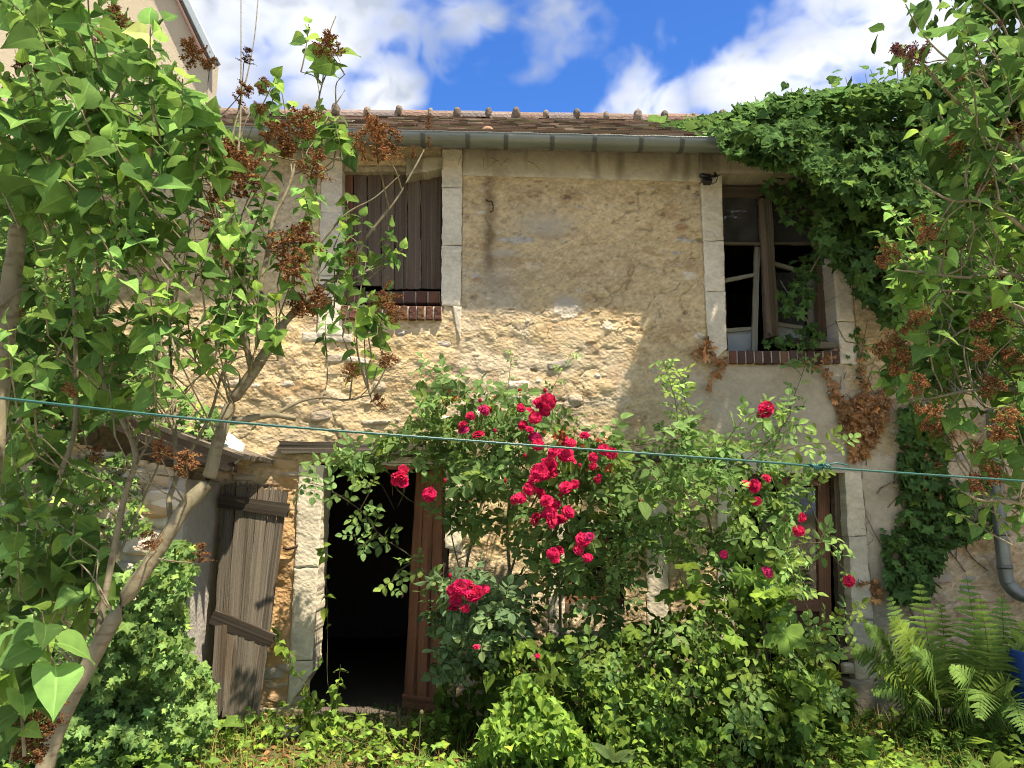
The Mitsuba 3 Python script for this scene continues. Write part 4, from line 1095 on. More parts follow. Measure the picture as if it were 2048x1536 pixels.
def branch(key, name, pts, dia, depth, n=26, sides=8):
    """A limb along photo positions (px, py) at the given distances in front of the wall; diameters in metres."""
    pts = np.asarray(pts, float)
    dep = np.interp(np.linspace(0, 1, len(pts)), np.linspace(0, 1, len(depth)), depth)
    w = P(pts[:, 0], pts[:, 1], -dep)
    ln = spline(w, n)
    r = np.interp(np.linspace(0, 1, n), np.linspace(0, 1, len(dia)), dia) / 2
    v, f = tube(ln, r, sides, wob=.14, seed=int(pts[0, 0]))
    put(f'{key}__{name}', v, f, 'bark')
    return ln


# ------------------------------------------------------------------ big lilac on the left, in front of the shed
A = thing('lilac_bush', 'large lilac bush at left with a leaning bare trunk and many brown dead flower heads', 'bush')
fa = Foliage(A, 'leaf_soft')
tw = []
limbs = []
limbs.append(branch(A, 'trunk', [(60, 1640), (100, 1500), (145, 1392), (250, 1200), (312, 1108), (372, 1012), (415, 962), (432, 900), (442, 865), (462, 808), (505, 745), (538, 695), (565, 650)], [.060, .059, .057, .055, .053, .050, .046, .042], [3.2, 3.0, 2.9], 44, 12))
B1 = [
    ([(565, 650), (600, 612), (650, 572), (702, 528), (738, 468), (790, 402), (828, 338), (848, 300)], [.034, .022, .012, .006], [2.9, 2.75]),
    ([(540, 695), (528, 640), (520, 580), (535, 510), (545, 440), (575, 380), (600, 300), (640, 190), (655, 80), (672, 32)], [.036, .026, .016, .008, .005], [2.9, 2.7, 2.5]),
    ([(505, 745), (492, 690), (478, 620), (460, 540), (440, 470), (425, 390), (415, 330), (410, 250)], [.03, .02, .012, .006], [2.9, 3.0, 3.0]),
    ([(450, 845), (495, 838), (545, 830), (592, 838)], [.034, .03, .024, .022], [2.92, 2.85]),
    ([(548, 832), (575, 815), (610, 800), (650, 795), (690, 800), (740, 790)], [.018, .012, .007], [2.87, 2.8]),
    ([(345, 1060), (338, 1000), (352, 955), (350, 880), (348, 820), (340, 700), (345, 600), (370, 540), (380, 430)], [.024, .022, .018, .01, .006], [2.95, 2.7, 2.6]),
    ([(352, 955), (380, 905), (420, 830), (440, 760), (455, 700), (445, 600)], [.02, .015, .011, .006], [2.8, 2.7]),
    ([(585, 600), (590, 520), (612, 430), (640, 330), (648, 250), (690, 180)], [.018, .012, .008, .005], [2.85, 2.6]),
    ([(470, 380), (480, 250), (482, 150), (482, -40)], [.014, .010, .007, .004], [2.8, 2.5]),
    ([(430, 420), (470, 250), (505, 100), (517, -10)], [.012, .009, .006, .004], [2.8, 2.6]),
    ([(630, 500), (690, 430), (750, 395), (800, 350)], [.012, .008, .005], [2.75, 2.7]),
    ([(640, 560), (700, 560), (760, 520), (770, 490)], [.012, .008, .005], [2.8, 2.7]),
    ([(520, 590), (490, 500), (470, 420), (440, 300)], [.014, .01, .006], [2.9, 2.7]),
    ([(100, 1560), (150, 1330), (230, 1130), (290, 990), (330, 900)], [.02, .016, .012, .008], [2.7, 2.5]),
]
for i, (p_, d_, z_) in enumerate(B1): limbs.append(branch(A, 'branch', p_, d_, z_))


def scatter_shoots(fol, twigs, poly, n, depth, length, leaf, pairs, color, lift=.8, out=(0, -.2), droop=.5, clump=.35, seed=0, limbs_=None, reach=.55, **kw):
    q = sample_poly(poly, n, clump, seed)
    dep = rng.uniform(depth[0], depth[1], n)
    w = P(q[:, 0], q[:, 1], -dep)
    pool = np.vstack(limbs_) if limbs_ else None
    for p in w:
        if pool is not None:
            dd = np.linalg.norm(pool - p + np.array([0, 0, .25]), axis=1)
            g = pool[np.argmin(dd)]
            d = unit(unit(p - g) * .5 + np.array([out[0], out[1], lift]) + rng.normal(0, .3, 3))
            if dd.min() < reach:
                md = (g + p - d * length * .6) / 2 + rng.normal(0, .03, 3)
                twigs.append(spline(np.array([g, md, p - d * length * .6]), 8))
        else:
            d = unit(np.array([out[0], out[1], lift]) + rng.normal(0, .35, 3))
        shoot(fol, p - d * length * .6, d, length * rng.uniform(.75, 1.2), leaf * rng.uniform(.85, 1.15), pairs, color, twigs, droop, **kw)


scatter_shoots(fa, tw, [(0, -60), (210, -40), (240, 60), (290, 120), (345, 150), (455, 190), (450, 300), (360, 400), (300, 470), (180, 480), (60, 430), (0, 420)], 90, (2.5, 3.6), .28, .128, 5, LILAC_G, limbs_=limbs, seed=1)
scatter_shoots(fa, tw, [(420, 190), (500, 200), (540, 330), (700, 330), (720, 450), (640, 620), (500, 700), (380, 640), (360, 450)], 26, (2.5, 3.1), .25, .092, 4, LILAC_G, limbs_=limbs, seed=2)
scatter_shoots(fa, tw, [(600, 60), (690, 90), (710, 200), (700, 300), (620, 330), (580, 260), (600, 150)], 11, (2.4, 2.7), .22, .105, 4, LILAC_G, limbs_=limbs, seed=3)
scatter_shoots(fa, tw, [(540, 180), (580, 190), (575, 240), (520, 230)], 3, (2.5, 2.7), .2, .10, 3, LILAC_G, limbs_=limbs, seed=3)
scatter_shoots(fa, tw, [(660, 480), (780, 470), (790, 560), (770, 680), (700, 760), (640, 700)], 16, (2.6, 2.9), .2, .082, 4, LILAC_G * 1.1, limbs_=limbs, seed=4)
scatter_shoots(fa, tw, [(180, 430), (520, 430), (560, 640), (470, 760), (300, 760), (150, 760), (120, 600)], 20, (2.9, 3.8), .24, .078, 5, LILAC_G * 1.15, limbs_=limbs, seed=5)
scatter_shoots(fa, tw, [(0, 560), (200, 600), (290, 720), (270, 800), (190, 880), (150, 1080), (0, 1100)], 46, (2.3, 3.2), .26, .118, 4, LILAC_G * .92, limbs_=limbs, seed=6)
scatter_shoots(fa, tw, [(0, 1060), (170, 1040), (230, 1140), (150, 1260), (0, 1270)], 20, (2.4, 3.2), .26, .115, 4, LILAC_G * .9, limbs_=limbs, seed=7)
scatter_shoots(fa, tw, [(-20, 1290), (90, 1270), (130, 1380), (60, 1470), (-20, 1480)], 6, (3.9, 4.3), .22, .105, 3, LILAC_G * .95, limbs_=limbs, seed=8)
HEADS = [(236, 38, 20), (195, 85, 18), (154, 106, 14), (50, 130, 22), (181, 219, 16), (219, 280, 20), (383, 102, 24), (417, 126, 14), (485, 185, 20), (523, 175, 16), (492, 113, 14), (652, 89, 24), (678, 99, 12), (520, 215, 12), (547, 260, 22),
         (577, 273, 32), (608, 246, 28), (629, 331, 27), (420, 260, 20), (369, 328, 28), (471, 325, 40), (495, 369, 25), (266, 362, 14), (434, 386, 28), (424, 451, 24), (451, 506, 20), (567, 500, 36), (601, 478, 28), (740, 262, 34), (780, 288, 24), (755, 300, 24),
         (590, 535, 30), (610, 605, 30), (640, 595, 20), (700, 518, 14), (775, 600, 24), (792, 630, 16), (775, 720, 18), (760, 805, 16), (700, 742, 15), (405, 690, 14), (320, 900, 18), (370, 925, 22), (190, 910, 16), (300, 1085, 18), (400, 1108, 15), (40, 625, 10), (140, 780, 14)]
for i, (x, y, r) in enumerate(HEADS):
    dep = 3.12 + .25 * math.sin(i * 2.3)
    L = r * 2.6 * (6.05 - dep) / FPX
    ax = np.array([rng.normal(0, .35), rng.normal(-.1, .3), rng.choice([1, 1, -1]) * rng.uniform(.5, 1)])
    c_ = P(x, y, -dep)
    place_panicle(A, c_ - unit(ax) * L * .45, ax, L, rng.uniform(1.35, 1.8), i, dark=.45 if i in (3, 10) else rng.uniform(.8, 1.25))
    pool = np.vstack(limbs); g = pool[np.argmin(np.linalg.norm(pool - c_ + [0, 0, .12], axis=1))]
    if np.linalg.norm(g - c_) < .35: tw.append(spline(np.array([g, (g + c_) / 2 + [0, 0, -.02], c_ - unit(ax) * L * .45]), 8))
# bare dead trusses by the boarded window: nearer, low left clump of dead flowers
for i, (x, y, r) in enumerate([(826, 305, 14), (857, 245, 15), (857, 283, 12)]):
    L = r * 2.4 * 3.3 / FPX; place_panicle(A, P(x, y + r, -2.75), [0, 0, 1], L, .7, i, dark=.75)
for i, (x, y, r) in enumerate([(70, 1440, 40), (90, 1410, 30), (45, 1470, 28)]):
    L = r * 2.4 * 4.0 / FPX; place_panicle(A, P(x, y - r * .5, -4.0), [.2, 0, -1], L * .5, 1.4, i, dark=.7)
ribbon_stems(A, 'twigs', tw, .0042)
fa.done()
# second lilac further left and behind: pale stems, a sawn-off grey trunk
A2 = thing('lilac_bush', 'thin many-stemmed lilac behind the leaning trunk at the far left', 'bush')
fb = Foliage(A2, 'leaf_soft'); tw = []; limbs = []
for p_, d_, z_ in [([(120, 950), (150, 850), (150, 650), (145, 560)], [.035, .03, .026], [4.0, 3.9]), ([(145, 560), (135, 480), (140, 420), (150, 300), (120, 180)], [.03, .02, .01], [3.9, 3.7]), ([(145, 650), (190, 560), (215, 500), (260, 400)], [.024, .016, .008], [3.9, 3.8]),
                   ([(190, 1300), (245, 1010), (270, 900), (205, 760), (210, 640), (225, 520), (240, 400)], [.045, .036, .028, .014], [4.1, 3.9]), ([(0, 900), (60, 800), (90, 700), (120, 640)], [.03, .02, .012], [4.0, 3.8]), ([(20, 420), (10, 330), (60, 200), (30, 100)], [.03, .02, .01], [3.4, 3.2]),
                   ([(270, 900), (300, 780), (320, 700), (330, 600), (320, 500)], [.02, .014, .008], [4.0, 3.9]), ([(255, 960), (330, 830), (380, 770), (440, 720)], [.018, .012, .006], [4.0, 3.7])]:
    limbs.append(branch(A2, 'stem', p_, np.array(d_) * .62, np.array(z_) - 1.0))
scatter_shoots(fb, tw, [(0, 300), (260, 420), (420, 560), (400, 760), (250, 900), (0, 980)], 24, (2.6, 3.6), .26, .08, 5, LILAC_G * 1.1, limbs_=limbs, seed=12)
ribbon_stems(A2, 'twigs', tw, .004)
fb.done(150)
DT = thing('dead_tree', 'sawn-off grey dead trunk with rough bark at the left edge', 'dead tree')
ln = spline(P(np.array([-30, 2, 18, 30, 36]), np.array([1000, 720, 600, 510, 452]), -3.3), 24)
v, f = tube(ln, np.linspace(.042, .028, 24), 12, wob=.3, seed=4)
put(DT + '__trunk', v, f, 'bark')
v, f = tube(spline(np.array([ln[9] + [-.06, -.04, 0], ln[10] + [0, -.05, .01], ln[12] + [.05, -.02, .02], ln[13] + [.02, .05, .0]]), 14), .006, 5)
put(DT + '__dead_stem', v, f, 'bark')

# ------------------------------------------------------------------ lilac on the right, close to the camera
A3 = thing('lilac_bush', 'lilac bush reaching in from the right edge, backlit, with brown dead flower heads', 'bush')
fc = Foliage(A3, 'leaf_soft'); tw = []; limbs = []
for p_, d_, z_ in [([(2300, 1000), (2150, 520), (2060, 330), (1990, 200), (1940, 120)], [.04, .026, .014, .006], [3.0, 3.3]), ([(2150, 520), (1990, 280), (1900, 190), (1850, 130)], [.022, .014, .006], [3.2, 3.5]), ([(2200, 720), (2048, 560), (1930, 555), (1840, 545), (1790, 540)], [.024, .016, .01, .005], [3.1, 3.4]),
                   ([(2200, 700), (2050, 620), (1960, 590), (1880, 580)], [.02, .012, .006], [3.2, 3.3]), ([(2200, 760), (2040, 645), (1950, 650), (1880, 690)], [.02, .012, .006], [3.1, 3.2]), ([(2250, 900), (2050, 790), (1950, 780), (1850, 800)], [.024, .014, .006], [3.1, 3.2]),
                   ([(2250, 1100), (2050, 1010), (1960, 1000), (1930, 985)], [.02, .012, .005], [3.2, 3.3]), ([(2200, 600), (2000, 420), (1900, 400), (1830, 360)], [.022, .012, .005], [3.3, 3.5]), ([(2200, 500), (2048, 200), (2010, 60), (1960, 0)], [.02, .012, .006], [3.0, 3.2])]:
    limbs.append(branch(A3, 'branch', p_, d_, z_))
kw = dict(limbs_=limbs, out=(-.5, -.1), lift=.5, reach=.9)
scatter_shoots(fc, tw, [(1820, 60), (1900, 80), (1990, 0), (2100, -20), (2100, 460), (1960, 420), (1860, 300), (1840, 170)], 44, (3.0, 3.6), .24, .10, 4, LILAC_G * .85, seed=21, yellow=.08, **kw)
scatter_shoots(fc, tw, [(1780, 440), (1850, 360), (2100, 420), (2100, 720), (1900, 700), (1780, 640)], 92, (2.2, 3.4), .24, .085, 5, LILAC_G * 1.2, seed=22, yellow=.28, **kw)
scatter_shoots(fc, tw, [(1770, 700), (1860, 640), (2100, 700), (2100, 960), (1960, 930), (1790, 860)], 56, (2.6, 3.4), .24, .092, 4, LILAC_G * .9, seed=23, **kw)
scatter_shoots(fc, tw, [(1930, 960), (2100, 940), (2100, 1090), (1950, 1060)], 9, (2.9, 3.2), .2, .06, 3, LILAC_G * 1.2, seed=24, **kw)
scatter_shoots(fc, tw, [(1840, 440), (2100, 430), (2100, 780), (1880, 740)], 46, (1.6, 2.5), .24, .085, 5, LILAC_G * 1.25, seed=25, yellow=.35, **kw)
for i, (x, y, r) in enumerate([(1822, 112, 30), (1999, 45, 8), (1921, 160, 14), (1934, 185, 13), (1911, 290, 18), (2025, 260, 22), (1986, 306, 14), (1934, 325, 22), (1973, 368, 18), (1853, 459, 22), (1902, 491, 20), (1775, 511, 22), (1850, 470, 18), (1890, 489, 22), (2004, 568, 26), (1980, 640, 28), (1843, 629, 18),
                               (1782, 693, 28), (1804, 722, 26), (1840, 765, 18), (1858, 826, 20), (1868, 855, 20), (1983, 772, 20), (2012, 844, 34), (1979, 951, 30), (1950, 894, 10), (1820, 650, 18), (1965, 700, 18), (2030, 720, 22)]):
    dep = 3.25 + .15 * math.sin(i * 1.7)
    L = r * 2.9 * (6.05 - dep) / FPX
    ax = np.array([-.5, 0, rng.uniform(-.8, .8)])
    c_ = P(x, y, -dep)
    place_panicle(A3, c_ - unit(ax) * L * .45, ax, L, rng.uniform(1.1, 1.5), i, purple=.6 if i in (0, 1) else 0, dark=rng.uniform(.8, 1.3))
    pool = np.vstack(limbs); g = pool[np.argmin(np.linalg.norm(pool - c_ - [.1, 0, 0], axis=1))]
    tw.append(spline(np.array([g, (g + c_) / 2 + [0, 0, -.01], c_ - unit(ax) * L * .45]), 8))
ribbon_stems(A3, 'twigs', tw, .004)
fc.done()

# ------------------------------------------------------------------ ivy
def ivy_sheet(fol, poly, n, depth, size, color, var=.25, yellow=.03, face=(0, -.8, .45), spread=.45, protos=IVY, clump=.25, seed=0, tipdir=(0, -.25, -1)):
    q = sample_poly(poly, n, clump, seed)
    nn = meshkit.fbm(np.c_[q / 70.0, np.zeros(n)], 3, seed + 5)
    d = depth[0] + (depth[1] - depth[0]) * np.clip(nn * 1.5 - .25 + rng.normal(0, .22, n), 0, 1)
    w = P(q[:, 0], q[:, 1], -d)
    nr = unit(np.asarray(face) + rng.normal(0, spread, (n, 3)))
    tip = unit(np.asarray(tipdir) + rng.normal(0, .45, (n, 3)))
    tip = tip - nr * np.sum(tip * nr, 1, keepdims=True) * .85
    fol.add(protos, w, tip, nr, size * np.exp(rng.normal(0, .25, n)), tones(color, n, var, yellow))
    return w


def ivy_stems(key, poly, n, depth, rad=.006, length=(.4, 1.1), up=1.0, seed=0):
    q = sample_poly(poly, n)
    lines = []
    for a in q:
        p = P(a[0], a[1], -rng.uniform(*depth))
        L = rng.uniform(*length)
        t = np.linspace(0, 1, 9)[:, None]
        d = unit(np.array([rng.normal(0, .5), 0, up]))
        lines.append(p + d * L * (t - .5) + np.c_[rng.normal(0, .012, 9), rng.normal(0, .006, 9), rng.normal(0, .012, 9)])
    ribbon_stems(key, 'stems', lines, rad)


I1 = thing('ivy', 'dense dark ivy pouring over the roof and gutter at right, past the window', 'ivy')
fi = Foliage(I1, 'leaf_glossy')
# over the roof: a mound that follows the slope and hangs over the gutter
n = 6500
x = rng.uniform(1.72, 6.2, n); t = rng.uniform(0, 1, n)
edge = np.interp(x, [1.7, 1.95, 2.4, 3.2, 4.2, 6.2], [.03, .16, .38, .54, .7, .9])
y = EY - .12 + (RY - EY + .25) * t; base = EZ + (RZ - EZ) * np.clip((y - EY) / (RY - EY), 0, 1)
bulge = np.sin(np.clip(t * 1.15 + .25, 0, 1) * np.pi) ** .6
hump = .62 * edge * bulge * (.55 + .9 * meshkit.fbm(np.c_[x * 1.6, y * 1.6, 0 * x], 3, 3)) * np.where(t < .5, 1, 1)
lay = rng.uniform(0, 1, n) ** .45
pos = np.c_[x, y - .75 * edge * (1 - t) ** 2, base + .02 + hump * lay]
keep = rng.random(n) < np.where(x < 2.0, .35, 1)
pos = pos[keep]; n = len(pos)
nr = unit(np.array([0, -.6, .9]) + rng.normal(0, .42, (n, 3))); tip = unit(np.array([0, -1, -.55]) + rng.normal(0, .5, (n, 3)))
fi.add(IVY2 + IVY, pos, tip - nr * np.sum(tip * nr, 1, keepdims=True) * .85, nr, .088 * np.exp(rng.normal(0, .28, n)), tones(IVY_G * 1.3, n, .3, .1))
ivy_sheet(fi, [(1438, 262), (1500, 235), (1700, 250), (2060, 300), (2060, 420), (1700, 400), (1640, 355), (1560, 330), (1490, 322), (1440, 300)], 2200, (.42, .92), .082, IVY_G * 1.1, seed=31)
ivy_sheet(fi, [(1600, 330), (1700, 340), (2060, 360), (2060, 640), (1900, 655), (1800, 650), (1755, 640), (1720, 590), (1690, 540), (1655, 500), (1625, 470), (1640, 400)], 2600, (.12, .55), .085, IVY_G, seed=32)
ivy_sheet(fi, [(1530, 360), (1640, 350), (1650, 500), (1600, 470), (1560, 430), (1525, 385)], 130, (.05, .25), .065, IVY_G * .9, seed=33, clump=.6)
ivy_sheet(fi, [(1590, 500), (1650, 490), (1640, 560), (1610, 640), (1560, 620), (1550, 590), (1590, 560)], 100, (.02, .15), .06, IVY_G, seed=34, clump=.6)
ivy_sheet(fi, [(1530, 680), (1640, 640), (1650, 695), (1530, 700)], 60, (.0, .1), .05, IVY_G, seed=35)
ivy_sheet(fi, [(1690, 690), (1720, 640), (1735, 720), (1720, 780), (1700, 740)], 30, (.02, .05), .035, IVY_G, seed=36, clump=.6)
# sprays standing up against the sky
spr = []
for a in [(1480, 236), (1520, 222), (1545, 218), (1585, 206), (1620, 200), (1665, 190), (1700, 184), (1735, 176), (1760, 168), (1795, 160), (1812, 158), (1850, 182), (1890, 186), (1930, 170), (1980, 150)]:
    w = P(a[0], a[1] + 34, 1.1)
    spr.append(spline(np.array([w - [0, 0, .25], w + [.02, 0, .05], w + [rng.normal(0, .03), 0, .36]]), 9))
    for k in range(7):
        p = w + [rng.normal(0, .05), rng.normal(0, .1), .03 + .05 * k]
        fi.add(IVY2, p, unit(rng.normal(0, .7, 3) + [0, -.3, .0]), unit(rng.normal(0, .4, 3) + [0, -.3, .8]), .085, tones(IVY_G * 1.6, 1, .25, .2))
ivy_stems(I1, [(1620, 350), (2040, 380), (2040, 620), (1800, 640), (1680, 520)], 46, (.05, .3), .007)
ln = [spline(P(np.array([1622, 1608, 1590, 1583, 1560]), np.array([655, 632, 622, 600, 560]), -.06), 16), spline(P(np.array([1720, 1715, 1690, 1670]), np.array([735, 690, 680, 640]), -.04), 16), spline(P(np.array([1720, 1726, 1735]), np.array([735, 690, 640]), -.04), 16)]
ribbon_stems(I1, 'loose_stems', ln + spr, .006)
fi.done()

I2 = thing('ivy', 'column of dark green ivy climbing the wall between right doorway and downpipe', 'ivy')
fi = Foliage(I2, 'leaf_glossy')
ivy_sheet(fi, [(1800, 830), (1830, 800), (1880, 850), (1890, 960), (1935, 1000), (1940, 1075), (1890, 1110), (1850, 1200), (1790, 1200), (1765, 1120), (1800, 1010)], 620, (.02, .16), .075, IVY_G, seed=41, clump=.3)
ivy_sheet(fi, [(1760, 1055), (1775, 1055), (1790, 1150), (1770, 1150)], 45, (.02, .06), .035, IVY_G * 1.3, seed=42)
ivy_sheet(fi, [(1800, 815), (1860, 800), (1900, 880), (1880, 980), (1800, 980)], 200, (.01, .06), .05, IVY_G * 1.15, seed=43, clump=.4)
ivy_sheet(fi, [(1900, 960), (1980, 960), (1990, 1060), (1900, 1090)], 70, (.02, .1), .06, IVY_G, seed=44, clump=.5)
ivy_stems(I2, [(1800, 830), (1890, 900), (1900, 1080), (1790, 1180)], 16, (.005, .03), .006)
fi.done(250)

I3 = thing('dead_ivy', 'withered brown ivy fanning up the wall under the upper right window', 'ivy')
fi = Foliage(I3, 'leaf_dry')
DB = np.array([0.36, 0.215, 0.115])
for poly, n, s_ in (([(1700, 800), (1728, 785), (1755, 800), (1775, 830), (1745, 880), (1735, 912), (1705, 915), (1700, 870), (1675, 840)], 330, .06), ([(1640, 735), (1655, 735), (1690, 800), (1712, 850), (1690, 860), (1665, 800)], 120, .034), ([(1735, 800), (1775, 760), (1790, 700), (1808, 700), (1800, 770), (1770, 830), (1750, 850)], 170, .036),
                    ([(1718, 715), (1728, 715), (1738, 770), (1728, 800), (1718, 790)], 45, .036), ([(1850, 860), (1880, 850), (1878, 980), (1855, 1010), (1845, 930)], 70, .055), ([(1892, 860), (1920, 840), (1905, 890)], 30, .035), ([(1700, 1160), (1715, 1160), (1768, 1180), (1760, 1195)], 18, .04), ([(1740, 1155), (1762, 1160), (1765, 1205), (1745, 1195)], 22, .045),
                    ([(1395, 690), (1420, 680), (1425, 700), (1440, 712), (1380, 720)], 36, .05), ([(1432, 720), (1455, 710), (1450, 735), (1420, 775), (1412, 780)], 40, .034), ([(1570, 730), (1660, 700), (1680, 680), (1690, 700), (1640, 735)], 40, .034)):
    ivy_sheet(fi, poly, n, (.012, .07), s_, DB, .3, 0, protos=IVY, spread=.6, clump=.25, seed=n)
ivy_stems(I3, [(1640, 735), (1800, 720), (1740, 900), (1700, 900)], 22, (.003, .012), .004, (.15, .5))
fi.done(200)

I4 = thing('ivy', 'bright sunlit ivy spilling down the front of the stone shed', 'ivy')
fi = Foliage(I4, 'leaf_glossy')
SG = np.array([0.150, 0.260, 0.085])
ivy_sheet(fi, [(285, 1130), (330, 1080), (388, 1085), (395, 1140), (375, 1180), (372, 1260), (385, 1310), (425, 1370), (430, 1440), (410, 1500), (300, 1545), (0, 1560), (0, 1240), (110, 1230), (200, 1160)], 3600, (.68, 1.3), .052, SG, .33, .06, seed=51, clump=.35)
ivy_sheet(fi, [(0, 1080), (220, 1100), (250, 1250), (0, 1300)], 620, (.70, .95), .05, SG, .28, .06, seed=52, clump=.5)
ivy_sheet(fi, [(20, 930), (260, 900), (300, 1060), (120, 1120), (0, 1090)], 380, (.66, .85), .055, SG, seed=53, clump=.65)
ivy_sheet(fi, [(372, 1310), (392, 1310), (432, 1370), (425, 1420), (405, 1360)], 70, (.3, .7), .05, SG * 1.2, seed=54)
ivy_stems(I4, [(285, 1130), (380, 1100), (380, 1400), (60, 1480), (60, 1250)], 40, (.64, .8), .005, (.15, .4))
fi.done()

I5 = thing('ivy', 'bright ivy covering the wall behind the lilac stems at the far left', 'ivy')
fi = Foliage(I5, 'leaf_glossy')
ivy_sheet(fi, [(-60, 280), (60, 300), (150, 380), (170, 520), (210, 620), (240, 700), (240, 820), (140, 880), (-60, 940)], 2000, (.15, 1.0), .075, SG, .28, .1, seed=61, clump=.3)
ivy_sheet(fi, [(210, 640), (320, 740), (470, 850), (440, 880), (330, 850), (220, 800)], 330, (.5, .9), .055, SG * 1.1, .28, .1, seed=62, clump=.5, face=(0, -.5, .9))
ivy_stems(I5, [(0, 400), (140, 400), (220, 800), (0, 900)], 30, (.1, .5), .006)
fi.done()

# ------------------------------------------------------------------ climbing roses
def rose_bloom(seed):
    """A full double bloom of radius 1 facing +z: whorls of ruffled petals."""
    r = np.random.default_rng(seed)
    parts = []
    for ring, (n, rad, lift, cup) in enumerate([(6, 1.0, -.28, .25), (6, .85, -.05, .5), (5, .62, .15, .8), (5, .42, .28, 1.1), (3, .22, .36, 1.4)]):
        for k in range(n):
            a = (k + .5 * (ring % 2)) * 2 * np.pi / n + r.normal(0, .15)
            S, T_ = np.meshgrid(np.linspace(0, 1, 5), np.linspace(-1, 1, 5), indexing='ij')
            w = rad * .62 * np.sin(np.clip(S * 2.1 + .35, 0, 2.75)) 
            x = S * rad * (1 + .06 * r.normal()); y = T_ * w
            z = lift + cup * rad * S ** 1.6 * .55 - .28 * np.clip(S - .65, 0, 1) * rad * 2 + .17 * rad * np.sin(T_ * 5 + r.uniform(0, 6)) * S + .18 * rad * T_ ** 2 * S
            v = np.stack([x * np.cos(a) - y * np.sin(a), x * np.sin(a) + y * np.cos(a), z], -1).reshape(-1, 3)
            col = np.array([.62, .030, .12]) * r.uniform(.55, 1.3) * (1 + .5 * S.ravel()[:, None] - .3)
            parts.append((v, grid_faces(5, 5), col))
    return join(parts)


BLOOM = [rose_bloom(i) for i in range(5)]
BUDS = {}


def put_bloom(key, px, py, r, Y, i, part='bloom', face=None):
    v, f, c_ = BLOOM[i % 5]
    p = P(px, py, Y)
    z = unit(np.array([0, -.85, .45]) + rng.normal(0, .38, 3)) if face is None else unit(np.asarray(face, float))
    x = unit(np.cross(z, rng.normal(0, 1, 3))); y = np.cross(z, x)
    R_ = r * (Y - EYE[1]) / FPX
    fade = rng.uniform(0, 1) < .12
    c2 = c_ * (np.array([.9, 1.5, 1.45]) if fade else 1) * rng.uniform(.85, 1.15)
    put(f'{key}__{part}', (v * R_ * rng.uniform(1.0, 1.25) * np.array([1, 1, rng.uniform(.8, 1.35)])) @ np.array([x, y, z]) + p, f, 'petal', True, np.clip(c2, .003, .9))
    return p


def rose_leaves(fol, poly, n, depth, size, color, yellow=.05, clump=.3, seed=0, var=.28, twigs=None, protos=None, spread=.65):
    q = sample_poly(poly, n, clump, seed)
    nn = meshkit.fbm(np.c_[q / 60.0, np.zeros(n)], 3, seed + 5)
    d = depth[0] + (depth[1] - depth[0]) * np.clip(nn * 1.6 - .3 + rng.normal(0, .25, n), 0, 1)
    w = P(q[:, 0], q[:, 1], -d)
    tip = unit(np.c_[rng.normal(0, .8, n), rng.normal(-.45, .5, n), rng.normal(-.25, .45, n)])
    nr = unit(np.array([0, -.45, .8]) + rng.normal(0, spread, (n, 3)))
    nr = nr - tip * np.sum(tip * nr, 1, keepdims=True)
    fol.add(protos or ROSE, w, tip, nr, size * np.exp(rng.normal(0, .2, n)), tones(color, n, var, yellow))
    if twigs is not None:
        for p, t_ in list(zip(w, tip))[::6]:
            twigs.append(spline(np.array([p - t_ * .02, p - t_ * .12 + [0, .03, -.06], p - t_ * .16 + [rng.normal(0, .05), .08, -.22]]), 7))


def spray(fol, key, pts, Y, n, size, color, rad=.004, yellow=.1, name='cane'):
    """An arching cane with rose leaves along it."""
    p = np.asarray(pts, float)
    ys = np.interp(np.linspace(0, 1, len(p)), np.linspace(0, 1, len(Y)), Y)
    ln = spline(P(p[:, 0], p[:, 1], -ys), 30)
    v, f = tube(ln, np.linspace(rad, rad * .45, 30), 6)
    put(f'{key}__{name}', v, f, 'cane')
    i = np.linspace(3, 29, n).astype(int)
    tg = unit(np.gradient(ln, axis=0))[i]
    sd = np.where(np.arange(n) % 2 == 0, 1, -1)[:, None]
    b = unit(np.cross(tg, [0, -1, .3])) * sd
    tip = unit(tg * .45 + b * .9 + np.array([0, -.25, -.15]) + rng.normal(0, .25, (n, 3)))
    nr = unit(np.array([0, -.6, .7]) + rng.normal(0, .35, (n, 3)))
    nr = nr - tip * np.sum(tip * nr, 1, keepdims=True)
    fol.add(ROSE[:6], ln[i], tip, nr, size * np.exp(rng.normal(0, .18, n)), tones(color, n, .22, yellow))


scene['cane'] = {'type': 'twosided', 'bsdf': {'type': 'principled', 'base_color': {'type': 'rgb', 'value': [0.10, 0.095, 0.045]}, 'roughness': 0.7, 'specular': 0.3}}
R1 = thing('climbing_rose', 'large climbing rose covered in crimson blooms between the two doorways', 'rose bush')
fr_ = Foliage(R1, 'leaf_soft')
tw = []
rose_leaves(fr_, [(860, 745), (900, 770), (1010, 780), (1100, 820), (1180, 860), (1250, 890), (1290, 960), (1280, 1010), (1180, 1000), (1050, 960), (960, 960), (890, 930), (850, 860)], 330, (.35, .95), .185, ROSE_G, .08, .35, 71, twigs=tw)
rose_leaves(fr_, [(890, 900), (1290, 940), (1310, 1120), (1240, 1180), (1120, 1180), (1000, 1060), (960, 1010), (900, 1000)], 230, (.25, .85), .18, ROSE_G * .95, .06, .35, 72, twigs=tw)
rose_leaves(fr_, [(880, 1130), (960, 1140), (1040, 1200), (1030, 1300), (960, 1340), (890, 1350), (880, 1260)], 210, (.45, .95), .165, np.array([.16, .265, .135]), .04, .2, 73, twigs=tw)
rose_leaves(fr_, [(1000, 1060), (1230, 1080), (1260, 1250), (1080, 1300), (1000, 1250)], 110, (.2, .7), .175, ROSE_G * .8, .03, .25, 74)
